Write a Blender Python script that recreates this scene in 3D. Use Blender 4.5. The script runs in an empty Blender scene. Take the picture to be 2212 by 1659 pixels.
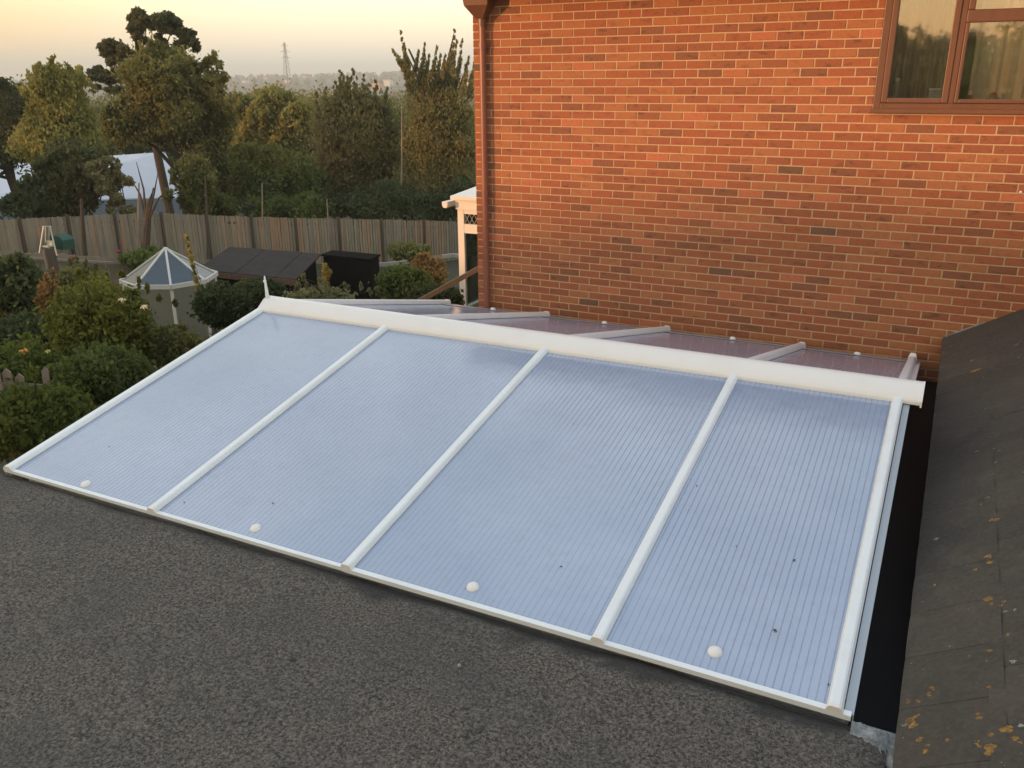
import bpy, math, random
import numpy as np
from mathutils import Vector, Matrix
random.seed(7); RNG = np.random.default_rng(7)
S = bpy.context.scene
COL = S.collection
rad = math.radians

# ------------------------------------------------------------------ camera
F_PX, PITCH, ROLL, YAW = 1860.2, 0.342, -0.0072, -0.4697      # picture 2212 px wide
cy, sy, cp, sp = math.cos(YAW), math.sin(YAW), math.cos(PITCH), math.sin(PITCH)
FW = Vector((sy*cp, cy*cp, -sp)); R0 = Vector((cy, -sy, 0)); U0 = R0.cross(FW)
RT = R0*math.cos(ROLL) + U0*math.sin(ROLL); UP = -R0*math.sin(ROLL) + U0*math.cos(ROLL)
cam_d = bpy.data.cameras.new("camera"); cam = bpy.data.objects.new("camera", cam_d); COL.objects.link(cam)
cam.matrix_world = Matrix(((RT.x, UP.x, -FW.x, 0), (RT.y, UP.y, -FW.y, 0), (RT.z, UP.z, -FW.z, 0), (0, 0, 0, 1)))
cam_d.lens = F_PX/2212*36; cam_d.sensor_width = 36; cam_d.clip_start = 0.05; cam_d.clip_end = 9000
S.camera = cam

# ------------------------------------------------------------------ light
SUN_AZ, SUN_EL = rad(40), rad(5.0)              # sun stands behind-left of the viewer, almost set
SUND = Vector((-math.sin(SUN_AZ)*math.cos(SUN_EL), -math.cos(SUN_AZ)*math.cos(SUN_EL), math.sin(SUN_EL)))
sl = bpy.data.lights.new("sun", 'SUN'); sl.energy = 3.0; sl.angle = rad(1.6); sl.color = (1.0, 0.50, 0.23)
so = bpy.data.objects.new("sun", sl); COL.objects.link(so); so.rotation_euler = SUND.to_track_quat('Z', 'Y').to_euler()
so.location = (-20, -20, 30)

W = bpy.data.worlds.new("World"); S.world = W; W.use_nodes = True
nt = W.node_tree; nt.nodes.clear()
def N(t, **k):
    n = nt.nodes.new(t)
    for a, b in k.items(): setattr(n, a, b)
    return n
def L(a, b): nt.links.new(a, b)
tc = N('ShaderNodeTexCoord'); sep = N('ShaderNodeSeparateXYZ'); L(tc.outputs['Generated'], sep.inputs[0])
asn = N('ShaderNodeMath', operation='ARCSINE'); L(sep.outputs['Z'], asn.inputs[0])
mr = N('ShaderNodeMapRange'); L(asn.outputs[0], mr.inputs['Value'])
mr.inputs['From Min'].default_value = 0; mr.inputs['From Max'].default_value = rad(90)
def ramp(stops):
    r = N('ShaderNodeValToRGB'); L(mr.outputs[0], r.inputs[0]); e = r.color_ramp.elements
    while len(e) < len(stops): e.new(0.5)
    for el, (d, c) in zip(e, stops): el.position = d/90.0; el.color = (*c, 1)
    return r
anti = ramp([(0, (.60, .68, .66)), (.9, (.66, .72, .66)), (1.9, (.90, .78, .60)), (3.2, (1.04, .90, .64)),
             (5.0, (1.12, 1.12, .76)), (9, (1.05, 1.10, .85)), (16, (.95, 1.05, 1.02)), (32, (.86, 1.0, 1.20)), (46, (.66, .84, 1.15)), (62, (.42, .60, .98)), (90, (.34, .50, .90))])
west = ramp([(0, (.95, .55, .25)), (1.5, (1.2, .72, .30)), (4.0, (1.3, .88, .42)), (9, (1.25, 1.0, .62)),
             (18, (1.0, .97, .85)), (32, (.86, 1.0, 1.20)), (46, (.66, .84, 1.15)), (62, (.42, .60, .98)), (90, (.34, .50, .90))])
dot = N('ShaderNodeVectorMath', operation='DOT_PRODUCT'); L(tc.outputs['Generated'], dot.inputs[0]); dot.inputs[1].default_value = SUND
fac = N('ShaderNodeMapRange', interpolation_type='SMOOTHSTEP'); L(dot.outputs['Value'], fac.inputs['Value'])
fac.inputs['From Min'].default_value = -0.1; fac.inputs['From Max'].default_value = 0.9
mixw = N('ShaderNodeMix', data_type='RGBA'); L(fac.outputs[0], mixw.inputs[0]); L(anti.outputs[0], mixw.inputs[6]); L(west.outputs[0], mixw.inputs[7])
sky = N('ShaderNodeTexSky', sky_type='NISHITA'); sky.sun_disc = False; sky.sun_elevation = SUN_EL
sky.sun_rotation = math.atan2(SUND.x, SUND.y); sky.air_density = 1.2; sky.dust_density = 2.0
azd = N('ShaderNodeVectorMath', operation='DOT_PRODUCT'); L(tc.outputs['Generated'], azd.inputs[0]); azd.inputs[1].default_value = (-.42, .90, 0)
azf = N('ShaderNodeMapRange', interpolation_type='SMOOTHSTEP'); L(azd.outputs['Value'], azf.inputs['Value'])
azf.inputs['From Min'].default_value = .82; azf.inputs['From Max'].default_value = .985
mixz = N('ShaderNodeMix', data_type='RGBA', blend_type='MULTIPLY'); mixz.inputs[0].default_value = 1.0; L(mixw.outputs[2], mixz.inputs[6])
azc = N('ShaderNodeMix', data_type='RGBA'); L(azf.outputs[0], azc.inputs[0]); azc.inputs[6].default_value = (.86, .74, .58, 1); azc.inputs[7].default_value = (1, 1, 1, 1); L(azc.outputs[2], mixz.inputs[7])
bg1 = N('ShaderNodeBackground'); L(mixz.outputs[2], bg1.inputs[0]); bg1.inputs[1].default_value = 0.92
bg2 = N('ShaderNodeBackground'); L(sky.outputs[0], bg2.inputs[0]); bg2.inputs[1].default_value = 0.05
add = N('ShaderNodeAddShader'); L(bg1.outputs[0], add.inputs[0]); L(bg2.outputs[0], add.inputs[1])
wo = N('ShaderNodeOutputWorld'); L(add.outputs[0], wo.inputs['Surface'])

S.view_settings.view_transform = 'Standard'; S.view_settings.look = 'None'
S.view_settings.exposure = 0.50; S.view_settings.gamma = 1.0; S.view_settings.use_curve_mapping = False
S.render.engine = 'CYCLES'

# ------------------------------------------------------------------ helpers
def ray(u, v): return FW + RT*((u-1106)/F_PX) - UP*((v-829.5)/F_PX)
def atY(u, v, Y): d = ray(u, v); return d*(Y/d.y)
def atZ(u, v, Z): d = ray(u, v); return d*(Z/d.z)
def atD(u, v, D): d = ray(u, v); return d*(D/math.hypot(d.x, d.y))
def dirD(u, D): d = atD(u, 170, D); return d.x, d.y

class MB:
    def __init__(s): s.v = []; s.f = []
    def add(s, vs, fs):
        b = len(s.v); s.v += [tuple(p) for p in vs]; s.f += [tuple(i+b for i in f) for f in fs]; return s
    def box(s, a, b):
        (x0, y0, z0), (x1, y1, z1) = a, b
        return s.add([(x0,y0,z0),(x1,y0,z0),(x1,y1,z0),(x0,y1,z0),(x0,y0,z1),(x1,y0,z1),(x1,y1,z1),(x0,y1,z1)],
              [(3,2,1,0),(4,5,6,7),(0,1,5,4),(1,2,6,5),(2,3,7,6),(3,0,4,7)])
    def bar(s, p, q, w, h, up=(0,0,1)):
        p, q = Vector(p), Vector(q); d = (q-p).normalized(); u = Vector(up); r = d.cross(u)
        if r.length < 1e-4: r = d.cross(Vector((1,0,0)))
        r.normalize(); u = r.cross(d)
        vs = []
        for c in (p, q):
            for a, b in ((-1,-1),(1,-1),(1,1),(-1,1)): vs.append(c + r*(a*w/2) + u*(b*h/2))
        return s.add(vs, [(0,1,2,3),(7,6,5,4),(4,5,1,0),(5,6,2,1),(6,7,3,2),(7,4,0,3)])
    def extr(s, prof, path0, path1, ax, ay):
        """extrude 2-D profile (list of (a,b)) from path0 to path1; a along ax, b along ay"""
        ax, ay = Vector(ax), Vector(ay); n = len(prof); vs = []
        for c in (Vector(path0), Vector(path1)):
            for a, b in prof: vs.append(c + ax*a + ay*b)
        fs = [(i, (i+1) % n, n+(i+1) % n, n+i) for i in range(n)] + [tuple(range(n))[::-1], tuple(range(n, 2*n))]
        return s.add(vs, fs)
    def tube(s, pts, rs, n=8, cap=True):
        pts = [Vector(p) for p in pts]; rings = []
        if not hasattr(rs, '__len__'): rs = [rs]*len(pts)
        for i, p in enumerate(pts):
            d = (pts[min(i+1, len(pts)-1)] - pts[max(i-1, 0)]).normalized()
            a = d.cross(Vector((0.13, 0.21, 1)) if abs(d.z) < .95 else Vector((1, .1, 0))).normalized(); b = d.cross(a)
            rings.append([p + a*(math.cos(t)*rs[i]) + b*(math.sin(t)*rs[i]) for t in [2*math.pi*k/n for k in range(n)]])
        vs = [q for r in rings for q in r]; fs = []
        for i in range(len(pts)-1):
            for k in range(n): fs.append((i*n+k, i*n+(k+1) % n, (i+1)*n+(k+1) % n, (i+1)*n+k))
        if cap: fs += [tuple(range(n)), tuple(range((len(pts)-1)*n, len(pts)*n))[::-1]]
        return s.add(vs, fs)
    def dome(s, c, r, h, n=14):
        c = Vector(c); prof = [(r, 0), (r, h*.35), (r*.86, h*.75), (r*.5, h*.97)]; vs = []
        for a, b in prof:
            for k in range(n): t = 2*math.pi*k/n; vs.append(c + Vector((a*math.cos(t), a*math.sin(t), b)))
        vs.append(c + Vector((0, 0, h))); m = len(vs)-1; fs = []
        for i in range(3):
            for k in range(n): fs.append((i*n+k, i*n+(k+1) % n, (i+1)*n+(k+1) % n, (i+1)*n+k))
        for k in range(n): fs.append((3*n+k, 3*n+(k+1) % n, m))
        return s.add(vs, fs)
    def ball(s, c, r, n=12, m=8):
        c = Vector(c); vs = [c+Vector((0,0,r))]; fs = []
        for i in range(1, m):
            for k in range(n):
                a = math.pi*i/m; t = 2*math.pi*k/n; vs.append(c+Vector((math.sin(a)*math.cos(t), math.sin(a)*math.sin(t), math.cos(a)))*r)
        vs.append(c-Vector((0,0,r))); e = len(vs)-1
        for k in range(n): fs.append((0, 1+k, 1+(k+1) % n)); fs.append((e, 1+(m-2)*n+(k+1) % n, 1+(m-2)*n+k))
        for i in range(m-2):
            for k in range(n): fs.append((1+i*n+k, 1+i*n+n+k, 1+i*n+n+(k+1) % n, 1+i*n+(k+1) % n))
        return s.add(vs, fs)
    def mesh(s, name, mat, smooth=False):
        me = bpy.data.meshes.new(name); me.from_pydata(s.v, [], s.f)
        import bmesh
        bm = bmesh.new(); bm.from_mesh(me); bmesh.ops.recalc_face_normals(bm, faces=bm.faces); bm.to_mesh(me); bm.free()
        for m in (mat if isinstance(mat, (list, tuple)) else [mat]): me.materials.append(m)
        if smooth: me.polygons.foreach_set('use_smooth', [True]*len(me.polygons))
        return me
    def build(s, name, mat, parent=None, smooth=False, bevel=0):
        o = bpy.data.objects.new(name, s.mesh(name, mat, smooth)); COL.objects.link(o)
        if parent: adopt(o, parent)
        if bevel:
            b = o.modifiers.new('bevel', 'BEVEL'); b.width = bevel; b.segments = 2; b.limit_method = 'ANGLE'
        return o
def adopt(o, parent):
    o.parent = parent
    o.location = Vector(o.location) - world_loc(parent)
def world_loc(o):
    l = Vector(o.location)
    while o.parent: o = o.parent; l += Vector(o.location)
    return l
def tag(o, label=None, cat=None, group=None, kind=None):
    if label: o['label'] = label
    if cat: o['category'] = cat
    if group: o['group'] = group
    if kind: o['kind'] = kind
    return o
def thing(name, loc, label, cat, group=None):
    o = bpy.data.objects.new(name, None); o.empty_display_size = .2; COL.objects.link(o); o.location = loc
    return tag(o, label, cat, group)
def link(name, me, parent=None, loc=(0,0,0), rot=None):
    o = bpy.data.objects.new(name, me); COL.objects.link(o); o.location = loc
    if rot: o.rotation_euler = rot
    if parent: adopt(o, parent)
    return o

# ---- materials
def M(name, col, rough=.7, **k):
    m = bpy.data.materials.new(name); m.use_nodes = True; t = m.node_tree; b = t.nodes['Principled BSDF']
    b.inputs['Base Color'].default_value = (*col, 1); b.inputs['Roughness'].default_value = rough
    for a, v in k.items(): b.inputs[a].default_value = v
    return m
def node(m, t, **k):
    n = m.node_tree.nodes.new(t)
    for a, b in k.items(): setattr(n, a, b)
    return n
def lk(m, a, b): m.node_tree.links.new(a, b)
def noise(m, scale, detail=3, rough=.55, vec=None, dist=0):
    n = node(m, 'ShaderNodeTexNoise'); n.inputs['Scale'].default_value = scale; n.inputs['Detail'].default_value = detail
    n.inputs['Roughness'].default_value = rough; n.inputs['Distortion'].default_value = dist
    if vec is None: vec = pos(m)
    lk(m, vec, n.inputs['Vector']); return n.outputs['Fac']
def pos(m, sc=None):
    g = node(m, 'ShaderNodeNewGeometry')
    if sc is None: return g.outputs['Position']
    v = node(m, 'ShaderNodeVectorMath', operation='MULTIPLY'); lk(m, g.outputs['Position'], v.inputs[0]); v.inputs[1].default_value = sc
    return v.outputs[0]
def mr_(m, x, a, b, c=0, d=1):
    n = node(m, 'ShaderNodeMapRange'); lk(m, x, n.inputs[0]); n.inputs[1].default_value = a; n.inputs[2].default_value = b
    n.inputs[3].default_value = c; n.inputs[4].default_value = d; return n.outputs[0]
def mixc(m, fac, a, b, mode='MIX'):
    n = node(m, 'ShaderNodeMix', data_type='RGBA', blend_type=mode)
    if isinstance(fac, (int, float)): n.inputs[0].default_value = fac
    else: lk(m, fac, n.inputs[0])
    for i, x in ((6, a), (7, b)):
        if isinstance(x, tuple): n.inputs[i].default_value = (*x, 1)
        else: lk(m, x, n.inputs[i])
    return n.outputs[2]
def setc(m, c): lk(m, c, m.node_tree.nodes['Principled BSDF'].inputs['Base Color'])
def bump(m, h, strength=.4, dist=.01):
    b = node(m, 'ShaderNodeBump'); b.inputs['Strength'].default_value = strength; b.inputs['Distance'].default_value = dist
    lk(m, h, b.inputs['Height']); lk(m, b.outputs[0], m.node_tree.nodes['Principled BSDF'].inputs['Normal'])

def brick_mat(name, base, dark, amt=.5):
    m = M(name, base, .9)
    n1 = noise(m, 9, 3, .6, pos(m, (1, 1, 2.2))); n2 = noise(m, 70, 3, .6); n3 = noise(m, .7, 2)
    c = mixc(m, mr_(m, n1, .56, .68, 0, amt), base, dark)
    c = mixc(m, mr_(m, n2, .3, .7, 0, .5), c, tuple(x*.62 for x in base))
    c = mixc(m, mr_(m, n3, .52, .72, 0, .22), c, (.18, .09, .05))
    setc(m, c); bump(m, n2, .5, .004); return m
BR = [brick_mat('brick_orange', (.43, .160, .070), (.16, .075, .045)),
      brick_mat('brick_red', (.38, .122, .055), (.14, .07, .045)),
      brick_mat('brick_deep', (.33, .112, .054), (.11, .06, .04), .8),
      brick_mat('brick_brown', (.27, .105, .055), (.11, .06, .04), .8),
      brick_mat('brick_bright', (.50, .165, .080), (.27, .10, .06), .3),
      brick_mat('brick_dark', (.19, .098, .060), (.10, .06, .045), .6)]
BW = [6, 8, 6, 1.5, .7, .15]
mortar = M('mortar', (.66, .46, .27), .95); nn = noise(mortar, 30); setc(mortar, mixc(mortar, nn, (.64, .44, .25), (.44, .29, .16))); bump(mortar, noise(mortar, 200), .5, .003)

frame_brown = M('brown_upvc', (.17, .072, .040), .42); n_ = noise(frame_brown, 12, 4, .6, pos(frame_brown, (1, 1, .08))); setc(frame_brown, mixc(frame_brown, n_, (.125, .052, .030), (.20, .088, .050)))
pipe_mat = M('brown_pipe', (.24, .085, .055), .4); setc(pipe_mat, mixc(pipe_mat, noise(pipe_mat, 8), (.22, .075, .05), (.28, .105, .07)))
pvc = M('white_pvc', (.80, .82, .82), .3); setc(pvc, mixc(pvc, mr_(pvc, noise(pvc, 5, 5), .45, .8), (.85, .90, .92), (.77, .81, .82)))
pvc_cap = M('white_ridge', (.84, .82, .79), .28); setc(pvc_cap, mixc(pvc_cap, mr_(pvc_cap, noise(pvc_cap, 4, 5), .5, .9), (.87, .85, .82), (.80, .78, .74)))
button = M('white_button', (.86, .84, .80), .3)

def poly_mat():
    m = M('twin_wall_polycarbonate', (.52, .60, .72), .16, **{'IOR': 2.3})
    g = node(m, 'ShaderNodeNewGeometry'); s = node(m, 'ShaderNodeSeparateXYZ'); lk(m, g.outputs['Position'], s.inputs[0])
    a = node(m, 'ShaderNodeMath', operation='MODULO'); o = node(m, 'ShaderNodeMath', operation='ADD'); lk(m, s.outputs[0], o.inputs[0]); o.inputs[1].default_value = 20.0
    lk(m, o.outputs[0], a.inputs[0]); a.inputs[1].default_value = .032
    web = node(m, 'ShaderNodeMath', operation='LESS_THAN'); lk(m, a.outputs[0], web.inputs[0]); web.inputs[1].default_value = .005
    dirt = noise(m, 1.6, 5, .6); fine = noise(m, 14, 4, .6)
    big = noise(m, .55, 2, .5, None, .6); c = mixc(m, mr_(m, dirt, .4, .72), (.40, .475, .63), (.33, .40, .545)); c = mixc(m, mr_(m, big, .40, .62, 0, .6), c, (.26, .345, .50))
    c = mixc(m, mr_(m, fine, .5, .8, 0, .25), c, (.23, .27, .34))
    w = node(m, 'ShaderNodeMath', operation='MULTIPLY'); lk(m, web.outputs[0], w.inputs[0]); w.inputs[1].default_value = .14
    c = mixc(m, w.outputs[0], c, (.14, .18, .25)); setc(m, c)
    lk(m, mr_(m, dirt, .35, .7, .10, .19), m.node_tree.nodes['Principled BSDF'].inputs['Roughness'])
    bump(m, noise(m, 3.0, 2), .12, .02)
    return m
poly = poly_mat()

def felt_mat():
    m = M('mineral_felt', (.09, .09, .085), .9)
    chips = noise(m, 75, 4, .9); mid = noise(m, 30, 4, .75); big = noise(m, 1.3, 4, .6); v = node(m, 'ShaderNodeTexVoronoi'); v.inputs['Scale'].default_value = 190
    lk(m, pos(m), v.inputs['Vector'])
    c = mixc(m, mr_(m, chips, .40, .64), (.012, .012, .011), (.31, .275, .23))
    c = mixc(m, mr_(m, v.outputs['Color'], .2, .95, 0, .55), c, (.028, .030, .030))
    c = mixc(m, mr_(m, mid, .55, .72, 0, .6), c, (.24, .215, .185))
    c = mixc(m, mr_(m, big, .45, .7, 0, .5), c, (.060, .062, .060))
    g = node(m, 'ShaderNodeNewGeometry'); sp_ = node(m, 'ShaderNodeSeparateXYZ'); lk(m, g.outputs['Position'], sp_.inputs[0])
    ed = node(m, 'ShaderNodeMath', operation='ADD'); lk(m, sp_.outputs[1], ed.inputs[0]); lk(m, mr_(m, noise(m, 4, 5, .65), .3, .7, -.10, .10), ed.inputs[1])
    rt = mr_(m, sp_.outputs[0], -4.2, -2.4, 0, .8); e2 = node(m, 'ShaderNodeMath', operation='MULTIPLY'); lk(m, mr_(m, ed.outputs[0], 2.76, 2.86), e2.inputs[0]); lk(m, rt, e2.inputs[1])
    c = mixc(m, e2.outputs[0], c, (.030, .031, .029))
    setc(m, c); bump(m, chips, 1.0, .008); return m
felt = felt_mat()
felt_dark = M('felt_drip', (.045, .048, .046), .9); setc(felt_dark, mixc(felt_dark, noise(felt_dark, 60, 3), (.03, .032, .03), (.085, .085, .08)))
black = M('black_membrane', (.012, .013, .014), .6); setc(black, mixc(black, noise(black, 6, 4), (.008, .009, .010), (.018, .019, .02)))
cement = M('grey_cement', (.3, .31, .3), .95); setc(cement, mixc(cement, mr_(cement, noise(cement, 14, 5, .7), .35, .7), (.10, .11, .11), (.50, .52, .50))); bump(cement, noise(cement, 40, 4), .8, .01)

def tile_mat():
    m = M('concrete_tile', (.085, .078, .068), .93)
    a = noise(m, 2.2, 4, .6, None, .5); b = noise(m, 45, 4, .7); c3 = noise(m, 7, 3, .6)
    c = mixc(m, mr_(m, a, .35, .7), (.072, .060, .044), (.046, .042, .036))
    c = mixc(m, mr_(m, c3, .55, .75, 0, .6), c, (.105, .088, .065))
    c = mixc(m, mr_(m, b, .4, .8, 0, .5), c, (.125, .12, .108))
    v = noise(m, 26, 2, .5); c = mixc(m, mr_(m, v, .72, .78, 0, .7), c, (.30, .30, .28))
    oi_ = node(m, 'ShaderNodeObjectInfo'); hs = node(m, 'ShaderNodeHueSaturation'); lk(m, c, hs.inputs['Color']); lk(m, mr_(m, oi_.outputs['Random'], 0, 1, .90, 1.10), hs.inputs['Value']); c = hs.outputs[0]
    setc(m, c); bump(m, b, .8, .006); return m
tile_m = tile_mat()
lichen_o = M('orange_lichen', (.34, .19, .05), .95); setc(lichen_o, mixc(lichen_o, mr_(lichen_o, noise(lichen_o, 60, 4), .35, .7), (.13, .085, .032), (.42, .22, .05))); bump(lichen_o, noise(lichen_o, 90), .8, .004)
lichen_w = M('pale_lichen', (.26, .27, .25), .95); setc(lichen_w, mixc(lichen_w, mr_(lichen_w, noise(lichen_w, 60, 4), .35, .7), (.12, .12, .115), (.40, .40, .38)))

def wood(name, a, b, rough=.85):
    m = M(name, a, rough); n1 = noise(m, 3.5, 4, .6, pos(m, (6, 6, .5))); n2 = noise(m, .6, 2); setc(m, mixc(m, mr_(m, n2, .35, .65, 0, .5), mixc(m, mr_(m, n1, .3, .7), a, b), tuple(.5*(x+y)*.8 for x, y in zip(a, b)))); bump(m, n1, .4, .01); return m
W_fence = [wood('weathered_and_sunlit_pale_%d' % i, *ab) for i, ab in enumerate([((.31,.27,.21),(.21,.18,.14)), ((.34,.295,.23),(.23,.20,.155)), ((.27,.235,.185),(.18,.155,.12)), ((.42,.28,.18),(.30,.20,.13))])]  # last tone is warmer and also paints the sunlit patches
W_post = wood('old_post', (.11,.085,.065), (.06,.05,.04)); W_pale = wood('bleached_wood', (.36,.28,.22), (.22,.18,.14)); W_rail = wood('brown_pole', (.30,.19,.12), (.20,.125,.08))
W_dark = wood('tarred_wood', (.018,.016,.015), (.010,.009,.009), 1.0); W_dark.node_tree.nodes['Principled BSDF'].inputs['Specular IOR Level'].default_value = .05; W_fascia = wood('shed_fascia', (.16,.09,.06), (.10,.06,.04))
shed_felt = M('shed_felt', (.07,.065,.065), .95, **{'Specular IOR Level': .1}); setc(shed_felt, mixc(shed_felt, noise(shed_felt, 3, 5), (.040,.036,.034), (.075,.068,.062)))
upvc = M('white_upvc', (.78,.76,.72), .35)
bark = M('bark', (.07,.055,.04), .95); setc(bark, mixc(bark, noise(bark, 6, 4), (.09,.07,.05), (.04,.032,.026)))
tin = M('white_sheeting', (.55,.62,.72), .35); setc(tin, mixc(tin, noise(tin, .8, 4), (.60,.66,.74), (.42,.49,.60)))
tin_b = M('blue_grey_sheeting', (.20,.26,.34), .5)

def glass(name, tint, refl=.5, rough=.03, bs=.0, scale=8):
    m = bpy.data.materials.new(name); m.use_nodes = True; t = m.node_tree; t.nodes.clear()
    out = node(m, 'ShaderNodeOutputMaterial'); mx = node(m, 'ShaderNodeMixShader'); g = node(m, 'ShaderNodeBsdfGlossy'); tr = node(m, 'ShaderNodeBsdfTransparent')
    g.inputs['Roughness'].default_value = rough; g.inputs['Color'].default_value = (.95,.95,.95,1); tr.inputs['Color'].default_value = (*tint, 1)
    lw = node(m, 'ShaderNodeLayerWeight'); lw.inputs['Blend'].default_value = .35
    f = mr_(m, lw.outputs['Fresnel'], 0, 1, refl, 1)
    lk(m, f, mx.inputs[0]); lk(m, tr.outputs[0], mx.inputs[1]); lk(m, g.outputs[0], mx.inputs[2]); lk(m, mx.outputs[0], out.inputs[0])
    if bs:
        b = node(m, 'ShaderNodeBump'); b.inputs['Strength'].default_value = bs; b.inputs['Distance'].default_value = .01
        lk(m, noise(m, scale, 3), b.inputs['Height']); lk(m, b.outputs[0], g.inputs['Normal'])
    return m
g_win = glass('window_glass', (.97,.97,.97), .23, .02, .0035, 30); g_ghw = glass('greenhouse_side_glass', (.70,.75,.75), .45, .35); g_gh = glass('greenhouse_glass', (.62,.68,.64), .07, .15); g_cons = glass('conservatory_glass', (.7,.75,.72), .12, .03)

def leaf_mat(name, a, b, c, tr=.45):
    m = bpy.data.materials.new(name); m.use_nodes = True; m.node_tree.nodes.clear()
    out = node(m, 'ShaderNodeOutputMaterial'); d = node(m, 'ShaderNodeBsdfDiffuse'); t = node(m, 'ShaderNodeBsdfTranslucent'); mx = node(m, 'ShaderNodeMixShader'); mx.inputs[0].default_value = tr
    g = node(m, 'ShaderNodeNewGeometry')
    k = mixc(m, mr_(m, noise(m, .55, 3, .6), .38, .62), a, b); k = mixc(m, mr_(m, noise(m, .22, 2), .5, .7, 0, .7), k, c)
    hs = node(m, 'ShaderNodeHueSaturation'); lk(m, k, hs.inputs['Color']); lk(m, mr_(m, g.outputs['Random Per Island'], 0, 1, .78, 1.22), hs.inputs['Value'])
    for n in (d, t): lk(m, hs.outputs[0], n.inputs['Color'])
    lk(m, d.outputs[0], mx.inputs[1]); lk(m, t.outputs[0], mx.inputs[2]); lk(m, mx.outputs[0], out.inputs[0]); return m
LM = {
 'olive': leaf_mat('leaf_olive', (0.264, 0.254, 0.091), (0.151, 0.170, 0.069), (0.313, 0.241, 0.091)),
 'dark':  leaf_mat('leaf_dark', (0.125, 0.149, 0.069), (0.075, 0.100, 0.051), (0.156, 0.138, 0.062)),
 'willow':leaf_mat('leaf_yellow_green', (0.360, 0.330, 0.103), (0.244, 0.256, 0.092), (0.401, 0.320, 0.107)),
 'green': leaf_mat('leaf_green', (0.159, 0.198, 0.061), (0.105, 0.142, 0.052), (0.226, 0.198, 0.061)),
 'brown': leaf_mat('leaf_brownish', (0.313, 0.279, 0.114), (0.203, 0.199, 0.087), (0.352, 0.267, 0.126)),
 'shrub': leaf_mat('leaf_shrub', (0.209, 0.221, 0.055), (0.100, 0.135, 0.039), (0.254, 0.212, 0.064)),
 'russet':leaf_mat('leaf_russet', (0.352, 0.199, 0.088), (0.215, 0.161, 0.075), (0.403, 0.267, 0.103)),
 'far':   leaf_mat('leaf_far', (0.190, 0.210, 0.087), (0.125, 0.146, 0.072), (0.290, 0.254, 0.091)),
 'grey':  leaf_mat('leaf_greyish', (0.264, 0.267, 0.139), (0.178, 0.199, 0.103), (0.303, 0.267, 0.139)),
}
rose = M('petal_cream', (.75,.62,.40), .7); redp = M('petal_red', (.28,.05,.04), .7); orp = M('petal_orange', (.60,.28,.06), .7); yelp = M('petal_yellow', (.45,.42,.10), .7)

# ------------------------------------------------------------------ terrain
def az_of(x, y): return math.degrees(math.atan2(x, y))
RR = [0, 12, 26, 40, 80, 300, 800, 1500, 2200, 3000, 5500]
def ground(x, y):
    r = math.hypot(x, y); a = az_of(x, y)
    k = min(1, max(0, (-a)/20)) if a > -100 else max(0, 1-(-a-100)/30)      # falls away towards the gardens on the left
    hill = float(np.interp(a, [-80, -60, -50, -44, -38, -33, -25, 20], [-8, -7, -4, -1, 4, 8, 8, 2]))
    zz = [-4.8, -4.85, -4.8-2.2*k, -4.8-2.6*k, -4.8-5*k, -4.8-10*k, -5-13*k, -12, hill, hill+2, hill-15]
    z = float(np.interp(r, RR, zz))
    if r > 1200: z += 2.5*math.sin(a*.9)*math.sin(r*.004) 
    return z
def struct(o): return tag(o, kind='structure')
rs = [0.01, 4, 8, 12, 16, 20, 26, 32, 40, 55, 80, 120, 200, 300, 500, 800, 1100, 1500, 1800, 2200, 2600, 3000, 4200, 5500]
na = 180; vs = []; fs = []
for r in rs:
    for k in range(na):
        t = 2*math.pi*k/na; x, y = r*math.sin(t), r*math.cos(t); vs.append((x, y, ground(x, y) + (random.uniform(-.03, .03) if 10 < r < 60 else 0)))
for i in range(len(rs)-1):
    for k in range(na): fs.append((i*na+k, i*na+(k+1) % na, (i+1)*na+(k+1) % na, (i+1)*na+k))
gm = M('garden_ground', (.04,.045,.02), .95)
setc(gm, mixc(gm, mr_(gm, noise(gm, .5, 5), .4, .65), mixc(gm, mr_(gm, noise(gm, .01, 3), .4, .6), (.045,.055,.022), (.075,.07,.035)), (.055,.045,.03))); bump(gm, noise(gm, 6, 4), .8, .1)
struct(MB().add(vs, fs).build('ground', gm, smooth=True))

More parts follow.
